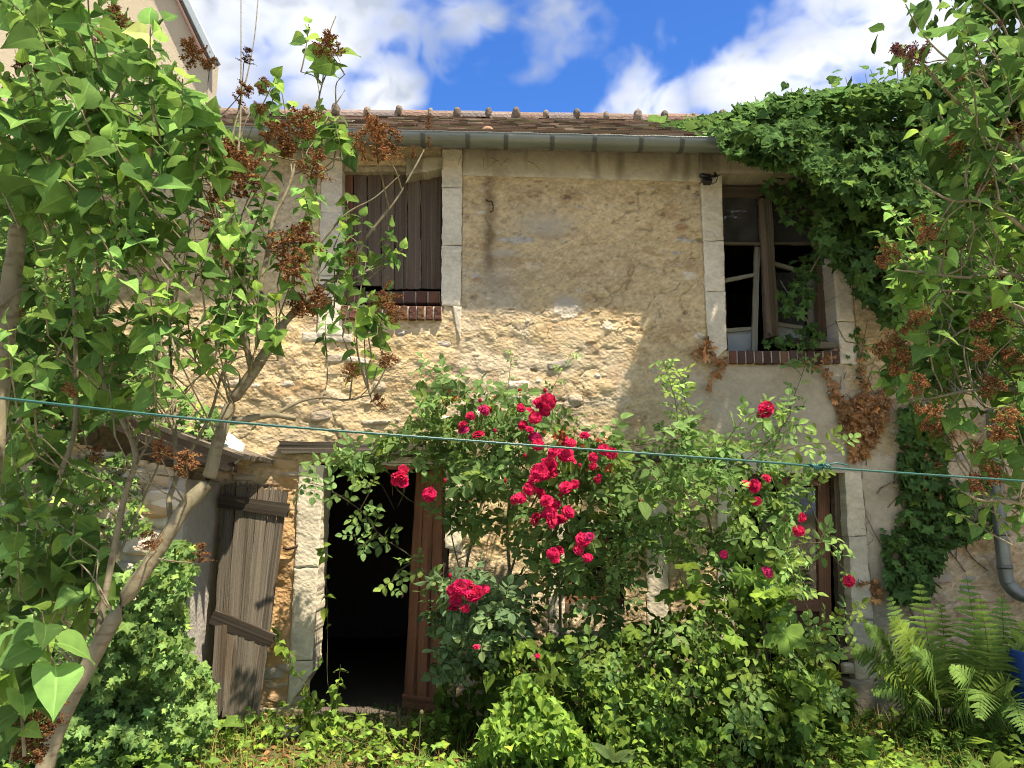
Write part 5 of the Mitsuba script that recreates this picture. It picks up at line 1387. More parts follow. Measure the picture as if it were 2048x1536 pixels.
rose_leaves(fr_, [(650, 890), (700, 885), (760, 905), (770, 950), (720, 955), (665, 945)], 26, (.35, .5), .18, ROSE_G * 1.1, .08, .2, 75, twigs=tw)
rose_leaves(fr_, [(770, 860), (870, 850), (890, 930), (800, 910)], 44, (.3, .6), .175, ROSE_G, .08, .3, 76)
rose_leaves(fr_, [(860, 960), (980, 960), (960, 1060), (900, 1060)], 46, (.3, .6), .175, ROSE_G, .08, .3, 77)
for pts, Y, n_, s_ in [([(960, 1260), (880, 1190), (830, 1120), (760, 1070), (720, 1020), (650, 975), (610, 965)], [.6, .75, .8], 24, .155), ([(960, 960), (870, 930), (760, 925), (680, 905)], [.5, .5], 12, .15), ([(1040, 880), (940, 800), (880, 745), (850, 730)], [.4, .5], 10, .14), ([(720, 1020), (740, 980), (735, 965)], [.8, .85], 4, .12),
                       ([(760, 1070), (720, 1090), (708, 1070)], [.8, .85], 4, .12), ([(830, 1120), (790, 1150), (785, 1180)], [.8, .8], 4, .12), ([(1020, 880), (1015, 800), (1020, 740), (1025, 705)], [.25, .2], 12, .075), ([(1080, 860), (1100, 790), (1130, 730), (1145, 700)], [.25, .15], 10, .08), ([(900, 1300), (880, 1240), (870, 1200)], [.7, .8], 6, .14),
                       ([(1120, 1000), (1190, 1060), (1230, 1120), (1250, 1200)], [.7, .9], 12, .14), ([(1180, 900), (1280, 890), (1380, 870)], [.4, .5], 8, .13)]:
    spray(fr_, R1, pts, Y, n_, s_, ROSE_G * 1.1)
for pts, Y, rad in [([(905, 1430), (920, 1250), (935, 1120), (965, 1000), (985, 900)], [.25, .3], .013), ([(1010, 1450), (1020, 1200), (1015, 1050), (1030, 950)], [.1, .3], .015), ([(930, 1180), (905, 1080), (895, 1000)], [.3, .4], .006), ([(1110, 1430), (1120, 1200), (1090, 1000), (1060, 880)], [.25, .4], .012), ([(1020, 1150), (1060, 1020), (1120, 920)], [.25, .5], .009)]:
    p_ = np.asarray(pts, float)
    ln = spline(P(p_[:, 0], p_[:, 1], -np.interp(np.linspace(0, 1, len(p_)), np.linspace(0, 1, len(Y)), Y)), 30)
    v, f = tube(ln, np.linspace(rad, rad * .7, 30), 8, wob=.15); put(R1 + '__stem', v, f, 'bark')
ROSES1 = [(941, 831, 10), (969, 819, 11), (925, 848, 9), (928, 858, 9), (956, 869, 12), (1079, 806, 12), (1095, 803, 14), (1090, 821, 11), (1042, 815, 9), (1062, 822, 11), (1070, 834, 12), (1045, 849, 9), (1060, 858, 9), (1070, 878, 14), (1076, 888, 11), (1128, 879, 10), (1141, 885, 11), (1169, 870, 9), (1107, 903, 12), (1131, 908, 13), (1145, 920, 8),
          (1208, 898, 10), (1222, 907, 12), (1188, 914, 9), (1185, 932, 8), (1195, 957, 9), (1080, 944, 16), (1096, 932, 17), (1068, 955, 12), (1100, 947, 12), (1060, 977, 13), (1082, 986, 12), (1041, 995, 12), (1030, 998, 9), (1130, 974, 13), (1148, 968, 10), (1092, 1000, 14), (1106, 1010, 13), (1098, 1026, 12), (1072, 1037, 14), (1105, 1040, 12),
          (1120, 1038, 13), (1137, 1023, 12), (1290, 1003, 10), (1106, 1106, 13), (1118, 1100, 10), (1110, 1118, 9), (1166, 1078, 14), (1178, 1074, 9), (1158, 1099, 11), (1175, 1115, 9), (859, 988, 12), (800, 952, 14), (805, 965, 11), (793, 962, 9), (806, 940, 10), (919, 1175, 15), (937, 1168, 13), (904, 1180, 10), (968, 1178, 10),
          (953, 1186, 11), (912, 1200, 12), (944, 1191, 12), (905, 1216, 9), (931, 1216, 8), (953, 1293, 7), (1075, 1312, 5)]
for i, (x, y, r) in enumerate(ROSES1):
    Y = -1.08 + .04 * math.sin(i * 3.1) + (.12 if y < 880 else 0)
    if x < 870: Y = -.95
    if y < 990 and 870 < x < 1000 or x > 1180: Y = -1.0
    p = put_bloom(R1, x, y, r, Y, i)
    tw.append(spline(np.array([p + [0, .01, 0], p + [rng.normal(0, .03), .08, -.06], p + [rng.normal(0, .05), .25, -.16]]), 7))
for i in range(16):
    x, y = [(1010, 790), (1040, 780), (990, 860), (1150, 860), (1160, 930), (1010, 960), (1190, 870), (890, 960), (900, 1150), (980, 1150), (1120, 990), (1050, 910), (1230, 930), (960, 800), (1090, 780), (1010, 1030)][i]
    p = P(x, y, -1.02)
    m = trimesh.creation.icosphere(subdivisions=1)
    b_ = m.vertices * [.013, .013, .02] * (1 - .35 * np.clip(m.vertices[:, 2:], 0, 1))
    put(R1 + '__bud', b_ + p, m.faces, 'petal', True, np.tile([[.34, .02, .05] if i % 3 else [.16, .2, .06]], (len(b_), 1)))
    tw.append(spline(np.array([p - [0, 0, .018], p + [rng.normal(0, .02), .05, -.09], p + [rng.normal(0, .05), .2, -.2]]), 7))
BR = []
for cx, cy, n_ in [(905, 795, 8), (985, 815, 8), (1120, 870, 10), (1135, 880, 6), (1185, 915, 6), (1210, 940, 5), (1205, 880, 5)]:
    for k in range(n_):
        p = P(cx + rng.normal(0, 12), cy + rng.normal(0, 9), -.98)
        BR.append(p)
fr2 = Foliage(R1, 'leaf_dry', 'faded_petal')
BR = np.array(BR)
fr2.add(HEART, BR, unit(rng.normal(0, 1, BR.shape)), rng.normal(0, 1, BR.shape), .045, tones(np.array([.30, .10, .05]), len(BR), .3, .1))
fr2.done(0, 'faded_petals')
ribbon_stems(R1, 'twigs', tw, .003, 'cane', 4)
fr_.done()

R2 = thing('climbing_rose', 'second climbing rose with few blooms in front of the right doorway', 'rose bush')
fr_ = Foliage(R2, 'leaf_soft'); tw = []
rose_leaves(fr_, [(1290, 890), (1330, 830), (1400, 850), (1450, 880), (1470, 960), (1480, 1090), (1400, 1130), (1320, 1100), (1300, 1000)], 165, (.4, 1.05), .18, ROSE_G * 1.15, .16, .4, 81, twigs=tw)
rose_leaves(fr_, [(1440, 900), (1560, 900), (1640, 930), (1600, 1000), (1590, 1080), (1520, 1040), (1460, 960)], 70, (.5, 1.0), .185, ROSE_G * 1.05, .10, .4, 82, twigs=tw)
rose_leaves(fr_, [(1430, 1090), (1560, 1090), (1620, 1120), (1600, 1200), (1520, 1230), (1420, 1180)], 120, (.5, 1.1), .175, ROSE_G * 1.1, .12, .3, 83, twigs=tw)
for pts, Y, n_, s_ in [([(1390, 950), (1360, 860), (1350, 800), (1335, 750), (1325, 720)], [.8, .8], 18, .12), ([(1400, 900), (1370, 800), (1355, 740)], [.7, .7], 12, .12), ([(1420, 920), (1470, 860), (1500, 830), (1530, 822)], [.9, .95], 12, .15), ([(1480, 930), (1540, 880), (1580, 830), (1570, 810)], [.8, .9], 12, .15), ([(1530, 950), (1560, 860), (1585, 800), (1610, 730), (1600, 720)], [.2, .12], 18, .13),
                       ([(1520, 920), (1610, 890), (1690, 885)], [.5, .5], 10, .15), ([(1540, 1120), (1590, 1090), (1640, 1085), (1668, 1075)], [.95, 1.0], 9, .15), ([(1560, 990), (1600, 960), (1640, 970)], [.8, .8], 6, .15), ([(1420, 920), (1470, 1000), (1480, 1060)], [.95, 1.1], 8, .14), ([(1540, 1300), (1610, 1260), (1660, 1240), (1710, 1225)], [1.0, 1.05], 14, .14), ([(1560, 1330), (1640, 1290), (1690, 1270)], [1.0, 1.0], 9, .13),
                       ([(1530, 1050), (1570, 1120), (1600, 1180)], [1.0, 1.1], 8, .15), ([(1600, 960), (1660, 1100), (1690, 1140), (1700, 1158)], [.8, .6], 4, .1)]:
    spray(fr_, R2, pts, Y, n_, s_, ROSE_G * 1.35, yellow=.3)
for pts, Y, rad in [([(1470, 1430), (1480, 1250), (1420, 1050), (1390, 900)], [.3, .8], .012), ([(1450, 1430), (1500, 1200), (1540, 1050), (1555, 1000)], [.3, .9], .01), ([(1555, 1140), (1560, 1080), (1562, 1020)], [.7, .7], .012)]:
    p_ = np.asarray(pts, float)
    ln = spline(P(p_[:, 0], p_[:, 1], -np.interp(np.linspace(0, 1, len(p_)), np.linspace(0, 1, len(Y)), Y)), 30)
    v, f = tube(ln, np.linspace(rad, rad * .7, 30), 8, wob=.15); put(R2 + '__stem', v, f, 'bark')
for i, (x, y, r) in enumerate([(1532, 815, 13), (1540, 822, 11), (1526, 820, 9), (1524, 829, 8), (1534, 956, 8), (1493, 967, 9), (1510, 970, 11), (1512, 1002, 8), (1605, 1035, 9), (1598, 1060, 10), (1448, 1109, 8), (1537, 1144, 11), (1697, 1161, 10)]):
    p = put_bloom(R2, x, y, r, -1.06 if y > 860 else -.98, i + 2)
    tw.append(spline(np.array([p + [0, .01, 0], p + [rng.normal(0, .03), .08, -.05], p + [rng.normal(0, .06), .22, -.14]]), 7))
ribbon_stems(R2, 'twigs', tw, .003, 'cane', 4)
fr_.done()

# ------------------------------------------------------------------ undergrowth
def bush_leaves(fol, poly, n, depth, size, color, protos, var=.28, yellow=.08, clump=.3, seed=0, face=(0, -.45, .8), spread=.6, tipdir=(0, -.5, -.5)):
    return ivy_sheet(fol, poly, n, depth, size, color, var, yellow, face, spread, protos, clump, seed, tipdir)


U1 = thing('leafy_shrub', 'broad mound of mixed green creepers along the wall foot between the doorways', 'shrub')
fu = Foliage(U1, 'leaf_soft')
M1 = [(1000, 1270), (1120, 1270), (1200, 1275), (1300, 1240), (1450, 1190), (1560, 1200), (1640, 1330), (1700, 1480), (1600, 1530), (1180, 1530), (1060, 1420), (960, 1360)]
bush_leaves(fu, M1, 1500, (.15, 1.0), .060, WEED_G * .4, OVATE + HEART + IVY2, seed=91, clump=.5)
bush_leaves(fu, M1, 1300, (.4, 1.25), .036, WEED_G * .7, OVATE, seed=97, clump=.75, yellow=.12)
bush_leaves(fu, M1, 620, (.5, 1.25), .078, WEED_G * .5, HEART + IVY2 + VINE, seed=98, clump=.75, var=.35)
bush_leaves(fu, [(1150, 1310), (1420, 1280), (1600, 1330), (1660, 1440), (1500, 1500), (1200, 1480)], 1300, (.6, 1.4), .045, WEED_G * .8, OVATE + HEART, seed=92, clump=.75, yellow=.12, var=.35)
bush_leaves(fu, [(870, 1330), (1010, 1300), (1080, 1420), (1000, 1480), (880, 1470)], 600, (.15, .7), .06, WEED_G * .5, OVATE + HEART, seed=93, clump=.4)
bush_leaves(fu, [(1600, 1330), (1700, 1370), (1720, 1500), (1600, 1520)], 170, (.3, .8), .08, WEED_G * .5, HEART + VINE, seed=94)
for pts, Y in (([(1240, 1420), (1270, 1340), (1310, 1280), (1340, 1255)], [1.0, 1.2]), ([(1370, 1430), (1390, 1330), (1400, 1270), (1385, 1235)], [1.1, 1.2]), ([(1480, 1450), (1500, 1380), (1490, 1420), (1480, 1500)], [1.2, 1.4]), ([(1520, 1300), (1500, 1360), (1495, 1430), (1470, 1490)], [1.2, 1.4]), ([(1580, 1400), (1640, 1380), (1680, 1400)], [1.1, 1.2]),
               ([(1120, 1400), (1150, 1330), (1190, 1300)], [1.0, 1.1]), ([(1300, 1480), (1330, 1400), (1360, 1360)], [1.2, 1.3]), ([(1440, 1330), (1420, 1270), (1400, 1245)], [1.0, 1.0]), ([(1600, 1300), (1640, 1290), (1660, 1310)], [1.0, 1.1]), ([(1200, 1420), (1230, 1380), (1220, 1330)], [1.2, 1.2])):
    spray(fu, U1, pts, Y, 13, .13, ROSE_G * 1.2, yellow=.2, name='arching_shoot')
ivy_stems(U1, [(1000, 1300), (1600, 1300), (1640, 1450), (1020, 1420)], 60, (.3, .9), .004, (.25, .6))
fu.done()
U2 = thing('bindweed', 'bright yellow-green heap of bindweed at the foot of the shrubs, lit by the sun', 'creeper')
fu = Foliage(U2, 'leaf_soft')
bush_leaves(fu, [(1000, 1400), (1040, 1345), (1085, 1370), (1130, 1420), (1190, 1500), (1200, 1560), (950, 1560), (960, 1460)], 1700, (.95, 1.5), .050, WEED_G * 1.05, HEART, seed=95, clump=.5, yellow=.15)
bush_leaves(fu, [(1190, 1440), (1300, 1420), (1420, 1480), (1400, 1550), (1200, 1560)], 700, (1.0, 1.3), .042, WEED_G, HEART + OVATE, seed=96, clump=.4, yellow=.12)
ivy_stems(U2, [(1000, 1420), (1120, 1420), (1180, 1520), (980, 1530)], 20, (.9, 1.2), .003, (.2, .5))
fu.done()
VN = thing('vine_shoot', 'shoot of large lobed yellow-green vine leaves in front of the right doorway', 'vine')
fu = Foliage(VN, 'leaf_soft')
for poly, n_, s_ in (([(1480, 1130), (1570, 1150), (1600, 1200), (1570, 1260), (1480, 1220)], 16, .125), ([(1570, 1340), (1640, 1350), (1640, 1420), (1590, 1430)], 12, .12), ([(1330, 1120), (1400, 1120), (1420, 1200), (1350, 1220)], 6, .11)):
    bush_leaves(fu, poly, n_, (.95, 1.25), s_, WEED_G * .8, VINE, seed=n_, clump=.2, yellow=.15, tipdir=(0, -.6, -.6))
ln = [spline(P(np.array([1500, 1520, 1560, 1600]), np.array([1400, 1280, 1200, 1170]), -1.0), 14), spline(P(np.array([1460, 1440, 1380, 1350]), np.array([1400, 1280, 1180, 1130]), -1.0), 14)]
ribbon_stems(VN, 'stems', ln, .006, 'cane')
fu.done()

# weeds that climb the left door jamb
NV = thing('climbing_weed', 'heart-leaved weed climbing the foot of the left door jamb', 'creeper')
fu = Foliage(NV, 'leaf_soft')
tw = []
for pts, Y, n_, s_ in [([(660, 1470), (640, 1420), (610, 1370), (575, 1320), (560, 1285), (555, 1270)], [.5, .12], 46, .075), ([(690, 1480), (670, 1420), (655, 1360), (655, 1250), (652, 1130), (648, 1100)], [.45, .15], 22, .065), ([(640, 1480), (625, 1420), (600, 1390)], [.5, .3], 24, .08), ([(670, 1480), (665, 1420), (672, 1380)], [.6, .6], 16, .08)]:
    p_ = np.asarray(pts, float)
    ln = spline(P(p_[:, 0], p_[:, 1], -np.interp(np.linspace(0, 1, len(p_)), np.linspace(0, 1, len(Y)), Y)), 30); tw.append(ln)
    i = rng.integers(0, 30, n_)
    fu.add(HEART + OVATE, ln[i] + rng.normal(0, .022, (n_, 3)), unit(rng.normal(0, .6, (n_, 3)) + [0, -.35, -.35]), unit(rng.normal(0, .4, (n_, 3)) + [0, -.5, .7]), s_ * np.exp(rng.normal(0, .25, n_)), tones(WEED_G * .95, n_, .25, .15))
ribbon_stems(NV, 'stems', tw, .003, 'cane')
fu.done(150)

# nettles: upright stems with opposite toothed leaves and pale flower tassels
def nettle(px, py, Y, h, label, seed):
    r = np.random.default_rng(seed)
    k = thing('nettle', label, 'nettle', 'nettles by the doorway' if False else None)
    g = P(px, py, Y)
    p0 = np.array([g[0], g[1], 0.0])
    ln = spline(np.array([p0, p0 + [r.normal(0, .02), -.02, h * .5], p0 + [r.normal(0, .04), -.05, h]]), 18)
    v, f = tube(ln, np.linspace(.005, .002, 18), 5); put(k + '__stem', v, f, 'cane')
    fo = Foliage(k, 'leaf_soft')
    for j, u in enumerate(np.linspace(.2, .97, 9)):
        p = ln[int(u * 17)]
        for s_ in (0, np.pi):
            a = j * 1.57 + s_ + r.normal(0, .2)
            d = np.array([math.cos(a), math.sin(a), -.25])
            sz = .085 * (1.15 - .7 * u)
            fo.add(OVATE, p + unit(d) * sz * .15, d, [0, -.2, 1] + r.normal(0, .2, 3), sz, tones(WEED_G, 1, .2, .15))
            if u > .5:
                for q in range(5): fo.add(OVATE, p + unit(d) * .012 * q + [0, 0, -.004 * q], r.normal(0, 1, 3), r.normal(0, 1, 3), .012, np.array([.30, .36, .12]))
    fo.done(18)


nettle(668, 1500, -.62, .55, 'tall nettle with pale tassels in front of the dark left doorway', 1)
nettle(1282, 1560, -1.45, .30, 'small nettle at the bottom edge right of the bindweed heap', 2)
nettle(1300, 1500, -1.2, .32, 'nettle among thin weeds below the shrub mound', 3)

# ------------------------------------------------------------------ fern by the right corner
FN = thing('fern', 'big green fern with arching fronds in front of the right wall', 'fern')
FG = np.array([0.120, 0.205, 0.052])


def frond(base, tip, sag, width, n, seed, color):
    """One frond: a curved rachis with tapering, slightly drooping pinnae."""
    r = np.random.default_rng(seed)
    base, tip = np.asarray(base, float), np.asarray(tip, float)
    L = np.linalg.norm(tip - base)
    mid = base * .45 + tip * .55 + sag
    ln = spline(np.array([base, base * .75 + tip * .25 + sag * .75, mid, tip]), 40)
    tg = unit(np.gradient(ln, axis=0))
    parts = [(*tube(ln, np.linspace(.006, .0015, 40), 4), np.array([[.12, .12, .035]]))]
    facing = unit(np.array([0, -1, .55]) + r.normal(0, .18, 3))
    for i in range(n):
        u = .16 + .835 * i / n
        j = min(int(u * 39), 38); p = ln[j] + (ln[j + 1] - ln[j]) * (u * 39 - j)
        t = tg[j]
        wl = width * min(1, (u - .10) / .22) ** .7 * (1 - ((u - .16) / .85) ** 2.0) ** .9 + .008
        side = unit(np.cross(t, facing)); nr = np.cross(side, t)
        for s_ in (-1, 1):
            d = unit(side * s_ + t * (.42 + .1 * r.normal()) + np.array([0, 0, -.10]) + r.normal(0, .05, 3))
            m = 8
            uu = np.linspace(0, 1, m)
            c_ = p + d * (wl * uu[:, None]) + np.array([0, 0, -1]) * (.22 * wl * uu[:, None] ** 2) + nr * (.02 * np.sin(uu * 5 + r.uniform(0, 6)))[:, None] * wl
            hw = .0098 * (L / .8) * (1 - uu ** 2.4) * (1 + .22 * np.where(np.arange(m) % 2, 1, -1)) + .0006
            e = unit(np.cross(d, nr))
            v = np.vstack([c_ - e * hw[:, None], c_ + nr * .002, c_ + e * hw[:, None]])
            k = np.arange(m - 1)
            f = np.vstack([np.stack([k, k + m, k + m + 1], 1), np.stack([k, k + m + 1, k + 1], 1), np.stack([k + m, k + 2 * m, k + 2 * m + 1], 1), np.stack([k + m, k + 2 * m + 1, k + m + 1], 1)])
            parts.append((v, f, np.asarray(color)[None] * r.uniform(.75, 1.25) * (1 + .5 * u)))
    return join(parts)


fb0 = P(1885, 1440, -.62)
for i, (x, y, Yt, bx, by, w_, sg) in enumerate([(1837, 1158, -.75, 1880, 1400, .17, (-.06, -.1, .0)), (1932, 1148, -.70, 1890, 1400, .20, (.02, -.12, 0)), (1776, 1188, -.75, 1860, 1390, .13, (-.05, -.1, .05)), (1782, 1232, -.95, 1870, 1400, .15, (-.06, -.12, .12)), (1728, 1245, -.9, 1850, 1400, .12, (-.08, -.1, .14)),
                                                (1958, 1188, -.95, 1895, 1400, .17, (.02, -.15, 0)), (2003, 1190, -.75, 1910, 1400, .17, (.05, -.1, .05)), (2060, 1236, -.85, 1915, 1410, .18, (.05, -.12, .1)), (1752, 1335, -.9, 1850, 1420, .11, (-.05, -.1, .12)), (1742, 1385, -.9, 1850, 1440, .10, (-.05, -.12, .14)), (1848, 1398, -1.15, 1790, 1420, .10, (0, -.1, .10)),
                                                (2030, 1370, -1.2, 1900, 1430, .12, (.02, -.12, .12)), (2052, 1470, -1.3, 1900, 1430, .13, (.06, -.1, .16)), (1900, 1330, -1.15, 1880, 1420, .12, (0, -.2, .1)), (1960, 1440, -1.3, 1890, 1430, .12, (.03, -.1, .18)), (1880, 1200, -.55, 1880, 1400, .16, (0, -.04, 0)), (1980, 1270, -.9, 1900, 1400, .16, (.04, -.14, .05)), (1820, 1290, -1.0, 1870, 1410, .13, (-.03, -.14, .1)), (1700, 1300, -.8, 1840, 1410, .1, (-.08, -.08, .15))]):
    b_ = P(bx, by, -.62)
    b_ = np.array([b_[0], b_[1], max(.05, b_[2] * .5)])
    v, f, c_ = frond(b_, P(x, y, Yt), np.array(sg) * 1.3, w_ * 1.4, 27, 40 + i, tones(FG, 1, .18, .12)[0])
    put(FN + '__frond', v, f, 'leaf_soft', True, np.clip(c_, .004, .8))
dry = []
for i in range(9):
    a, b = P(1820 + 14 * i, 1300 + 9 * (i % 3), -.45), P(1815 + 15 * i, 1450, -.55)
    dry.append(spline(np.array([a, (a + b) / 2 + rng.normal(0, .03, 3), b]), 10))
ribbon_stems(FN, 'dead_stalks', dry, .006)

# ------------------------------------------------------------------ ground cover
GR = thing('grass', 'short grass, dry straw and low weeds along the foot of the house', 'grass', kind='stuff')
n = 30000
x = rng.uniform(-4.2, 4.8, n); y = rng.uniform(-2.3, -.02, n) 
dens = meshkit.fbm(np.c_[x * 2.2, y * 2.2, 0 * x], 3, 3)
keep = rng.random(n) < np.clip((dens - .25) * 3.2, .25, 1)
x, y = x[keep], y[keep]; n = len(x)
h = rng.uniform(.05, .20, n) * (.6 + dens[keep]); az = rng.uniform(0, 6.28, n); lean = rng.uniform(.1, 1.1, n)
base = np.c_[x, y, ground_z(x, y) - .005]
dr_ = np.c_[np.cos(az), np.sin(az), 0 * az]
sd = np.c_[-np.sin(az), np.cos(az), 0 * az]
V_, C_ = [], []
straw = rng.random(n) < .34
colb = np.where(straw[:, None], tones(np.array([.30, .23, .10]), n, .3, 0), tones(np.array([.085, .16, .035]), n, .3, .1))
for u, w_ in ((0, .0022), (.4, .0022), (.75, .0015), (1, .0002)):
    c_ = base + np.array([0, 0, 1]) * (h * u * (1 - .35 * lean * u))[:, None] + dr_ * (h * lean * u ** 1.8)[:, None]
    V_ += [c_ - sd * w_ * rng.uniform(.8, 1.6, (n, 1)), c_ + sd * w_]
    C_ += [colb, colb]
V_ = np.stack(V_, 1); C_ = np.stack(C_, 1)
ff = np.array([[0, 1, 3], [0, 3, 2], [2, 3, 5], [2, 5, 4], [4, 5, 7], [4, 7, 6]])
put(GR + '__blades', V_.reshape(-1, 3), (ff[None] + (np.arange(n) * 8)[:, None, None]).reshape(-1, 3), 'leaf_dry', True, C_.reshape(-1, 3))
labels[GR + '__blades'] = {'kind': 'stuff'}
WD = thing('weeds', 'low green weeds and seedlings spread over the ground', 'weeds', kind='stuff')
fw = Foliage(WD, 'leaf_soft')
for x0, x1, y0, y1, n, s_, col in ((-3.2, -1.9, -2.2, -.7, 900, .05, WEED_G), (-2.0, -.3, -1.9, -.05, 1500, .042, WEED_G * .95), (-.5, 1.2, -2.1, -1.0, 1000, .05, WEED_G), (1.0, 3.0, -2.1, -.6, 1700, .046, WEED_G * .9), (2.6, 4.6, -2.1, -.4, 2200, .05, WEED_G * .75)):
    n = int(n * 1.5); x = rng.uniform(x0, x1, n); y = rng.uniform(y0, y1, n)
    kk = meshkit.fbm(np.c_[x * 3, y * 3, 0 * x], 3, 8)
    ok = rng.random(n) < np.clip((kk - .28) * 3.5, .05, 1)
    x, y, kk = x[ok], y[ok], kk[ok]; m_ = len(x)
    pos = np.c_[x, y, ground_z(x, y) + .02 + rng.uniform(0, .30, m_) * kk]
    fw.add(OVATE + HEART + IVY2, pos, unit(np.c_[rng.normal(0, 1, m_), rng.normal(0, 1, m_), rng.normal(-.05, .3, m_)]), unit(np.array([0, -.3, 1]) + rng.normal(0, .4, (m_, 3))), s_ * np.exp(rng.normal(0, .35, m_)), tones(col, m_, .3, .12))
fw.done(0, 'leaves')
DL = thing('leaf_litter', 'brown dead leaves lying on the soil under the weeds', 'dead leaves', kind='stuff')
fl = Foliage(DL, 'leaf_dry')
n = 1600
x = rng.uniform(-4, 4.6, n); y = rng.uniform(-2.2, 0, n)
fl.add(OVATE + IVY, np.c_[x, y, ground_z(x, y) + .012], unit(np.c_[rng.normal(0, 1, n), rng.normal(0, 1, n), rng.normal(0, .15, n)]), unit(np.array([0, 0, 1]) + rng.normal(0, .3, (n, 3))), rng.uniform(.03, .07, n), tones(np.array([.22, .12, .055]), n, .35, 0))
fl.done(0, 'leaves')

# tall grass stalks with seed heads
def seed_stalk(pts, Y, label, head=.35, seed=0):
    k = thing('grass_stalk', label, 'grass stalk')
    r = np.random.default_rng(seed)
    p_ = np.asarray(pts, float)
    ln = spline(P(p_[:, 0], p_[:, 1], -np.asarray(Y, float)), 40)
    v, f = tube(ln, np.linspace(.0025, .0012, 40), 4); put(k + '__stem', v, f, 'cane')
    parts = []
    for i in range(70):
        u = 1 - head * r.random()
        p = ln[int(u * 39)]
        d = unit(unit(ln[-1] - ln[-8]) * .8 + r.normal(0, .5, 3))
        s_ = r.uniform(.008, .014)
        a = unit(np.cross(d, [.3, .2, 1])); b = np.cross(d, a)
        q = p + d * .008 * r.random()
        parts.append((np.array([q, q + d * s_ * .5 + a * s_ * .18, q + d * s_ * .5 - a * s_ * .18, q + d * s_ * .5 + b * s_ * .18, q + d * s_]), np.array([[0, 1, 3], [0, 3, 2], [1, 4, 3], [3, 4, 2], [0, 2, 1], [1, 2, 4]]), np.array([[.34, .33, .19]]) * r.uniform(.8, 1.15)))
    v, f, c_ = join(parts)
    put(k + '__seed_head', v, f, 'leaf_dry', False, c_)


seed_stalk([(890, 1560), (850, 1510), (800, 1475), (750, 1460), (700, 1458)], [1.3, 1.3, 1.3, 1.3, 1.3], 'arching grass stalk with a pale seed head before the left doorway', .45, 1)
seed_stalk([(830, 1560), (780, 1510), (735, 1490), (700, 1480), (668, 1478)], [1.35, 1.35, 1.35, 1.35, 1.35], 'lower fine grass stalk bending left by the left doorway', .3, 2)
seed_stalk([(765, 1560), (766, 1500), (768, 1450), (762, 1432)], [1.2, 1.2, 1.2, 1.2], 'straight dry grass stalk in front of the dark left doorway', .15, 3)
PK = thing('poppy_stalk', 'single green seed capsule on a stalk in front of the brown door leaf', 'plant')
ln = spline(P(np.array([838, 838, 840, 843]), np.array([1560, 1500, 1450, 1425]), -1.0), 20)
v, f = tube(ln, .0035, 5); put(PK + '__stem', v, f, 'cane')
m = trimesh.creation.icosphere(subdivisions=2); put(PK + '__capsule', m.vertices * [.013, .013, .017] + ln[-1], m.faces, 'cane')
# thin tall weeds lower right of centre
for i, (x, y, yt) in enumerate([(1325, 1540, 1400), (1350, 1545, 1420), (1240, 1545, 1440), (1385, 1545, 1450), (1430, 1545, 1440)]):
    k = thing('tall_weed', f'thin upright weed with pale buds, {("second", "third", "first", "fourth", "fifth")[i]} from left at bottom centre', 'weed', 'thin weeds along the bottom edge')
    ln = spline(np.array([P(x, y, -1.35), P(x + rng.normal(0, 6), (y + yt) / 2, -1.3), P(x + rng.normal(0, 14), yt, -1.28)]), 16)
    v, f = tube(ln, .0022, 4); put(k + '__stem', v, f, 'cane')
    fo = Foliage(k, 'leaf_soft')
    m_ = 26; j = rng.integers(2, 16, m_)
    fo.add(OVATE, ln[j], unit(rng.normal(0, 1, (m_, 3)) + [0, 0, .3]), rng.normal(0, .5, (m_, 3)) + [0, 0, 1], rng.uniform(.015, .04, m_), tones(WEED_G * 1.2, m_, .25, .2))
    fo.add(HEART, ln[-4:], unit(rng.normal(0, 1, (4, 3)) + [0, 0, 1]), rng.normal(0, 1, (4, 3)), .016, np.array([.38, .42, .24]))
    fo.done(0)
MU = thing('mullein', 'rosette of long pale green leaves at the bottom centre right of the bindweed', 'plant')
fo = Foliage(MU, 'leaf_soft')
b_ = P(1225, 1530, -1.45)
for i in range(11):
    a = i * 2.4; d = np.array([math.cos(a), math.sin(a) * .6 - .2, rng.uniform(.2, 1.3)])
    fo.add(OVATE, b_ + d * .01, d, [0, -.4, 1] + rng.normal(0, .2, 3), rng.uniform(.11, .16), tones(np.array([.11, .18, .07]), 1, .15, .1))
fo.done(11)
# fallen stones before the left doorway
for i, (x, y, s_, t) in enumerate([(782, 1444, .07, 'flat white stone on the ground by the foot of the brown door leaf'), (805, 1455, .05, 'small pale stone right of the flat white one before the left doorway'), (580, 1462, .10, 'grey stone at the foot of the left door jamb')]):
    v, f = stone_mesh([s_ * 1.5, s_ * 1.2, s_ * .8], 950 + i)
    g = P(x, y, -.12 - .08 * i); k = thing('fallen_stone', t, 'stone')
    put(k + '__body', v + [g[0], g[1], s_ * .2], f, 'stone', True, np.tile([[.50, .48, .43]], (len(v), 1)))

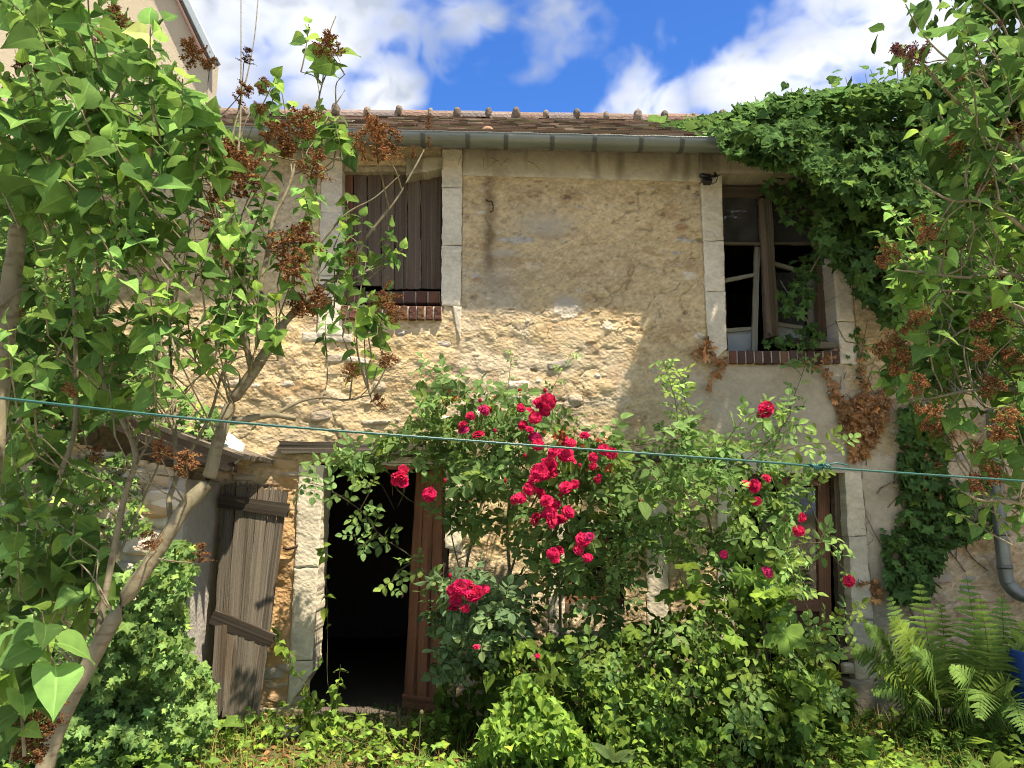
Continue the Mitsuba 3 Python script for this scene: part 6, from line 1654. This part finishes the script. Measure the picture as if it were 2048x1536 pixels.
# thin dead creeper stems hanging under the gutter
DV = thing('dead_creeper', 'thin dead creeper stems hanging under the gutter above the plastered wall', 'creeper')
lines = []
for i in range(7):
    x = rng.uniform(885, 1440); p = P(x, rng.uniform(312, 325), -.03)
    a = rng.normal(0, .7)
    lines.append(spline(np.array([p, p + [.05 * a, -.012, -.03], p + [.14 * a, -.015, -.07 - .05 * rng.random()]]), 8))
for (x, y) in [(1730, 1050), (1735, 1090)]:
    p = P(x, y, -.035); lines.append(spline(np.array([p, p + [.05, -.004, .05], p + [.02, -.004, .11], p + [-.05, -.003, .13]]), 10))
ribbon_stems(DV, 'stems', lines, .0028)

# ------------------------------------------------------------------ trees outside the picture that shade the right side and show in the panes
def tree(x, y, h, r, label, n, seed):
    k = thing('tree', label, 'tree')
    rr_ = np.random.default_rng(seed)
    ln = spline(np.array([[x, y, -.1], [x + .1, y, h * .4], [x - .1, y + .1, h * .75]]), 16)
    v, f = tube(ln, np.linspace(.16, .07, 16), 10, wob=.2); put(k + '__trunk', v, f, 'bark')
    fo = Foliage(k, 'leaf_soft')
    c_ = rr_.normal(0, 1, (40, 3)); c_ = unit(c_) * rr_.uniform(.3, 1, (40, 1)) ** .5 * np.array([r, r, r * .9]) + [x, y, h]
    for q in c_[:10]:
        v, f = tube(spline(np.array([ln[-4], (ln[-1] + q) / 2, q]), 8), np.linspace(.05, .015, 8), 6); put(k + '__limb', v, f, 'bark')
    p = c_[rr_.integers(0, 40, n)] + rr_.normal(0, r * .22, (n, 3))
    fo.add(OVATE, p, unit(rr_.normal(0, 1, (n, 3)) + [0, 0, -.4]), unit(rr_.normal(0, .6, (n, 3)) + [0, 0, 1]), .17 * np.exp(rr_.normal(0, .2, n)), tones(GREEN * .8, n, .25, .05))
    fo.done(0, 'crown')


tree(5.7, -1.0, 5.8, 1.6, 'tall leafy tree standing right of the picture beyond the lilac', 5200, 1)
tree(2.5, -13.5, 7.6, 2.9, 'tree across the yard behind the camera', 3500, 2)
tree(-5.5, -14.5, 6.5, 2.8, 'second tree across the yard behind the camera to the left', 3500, 3)
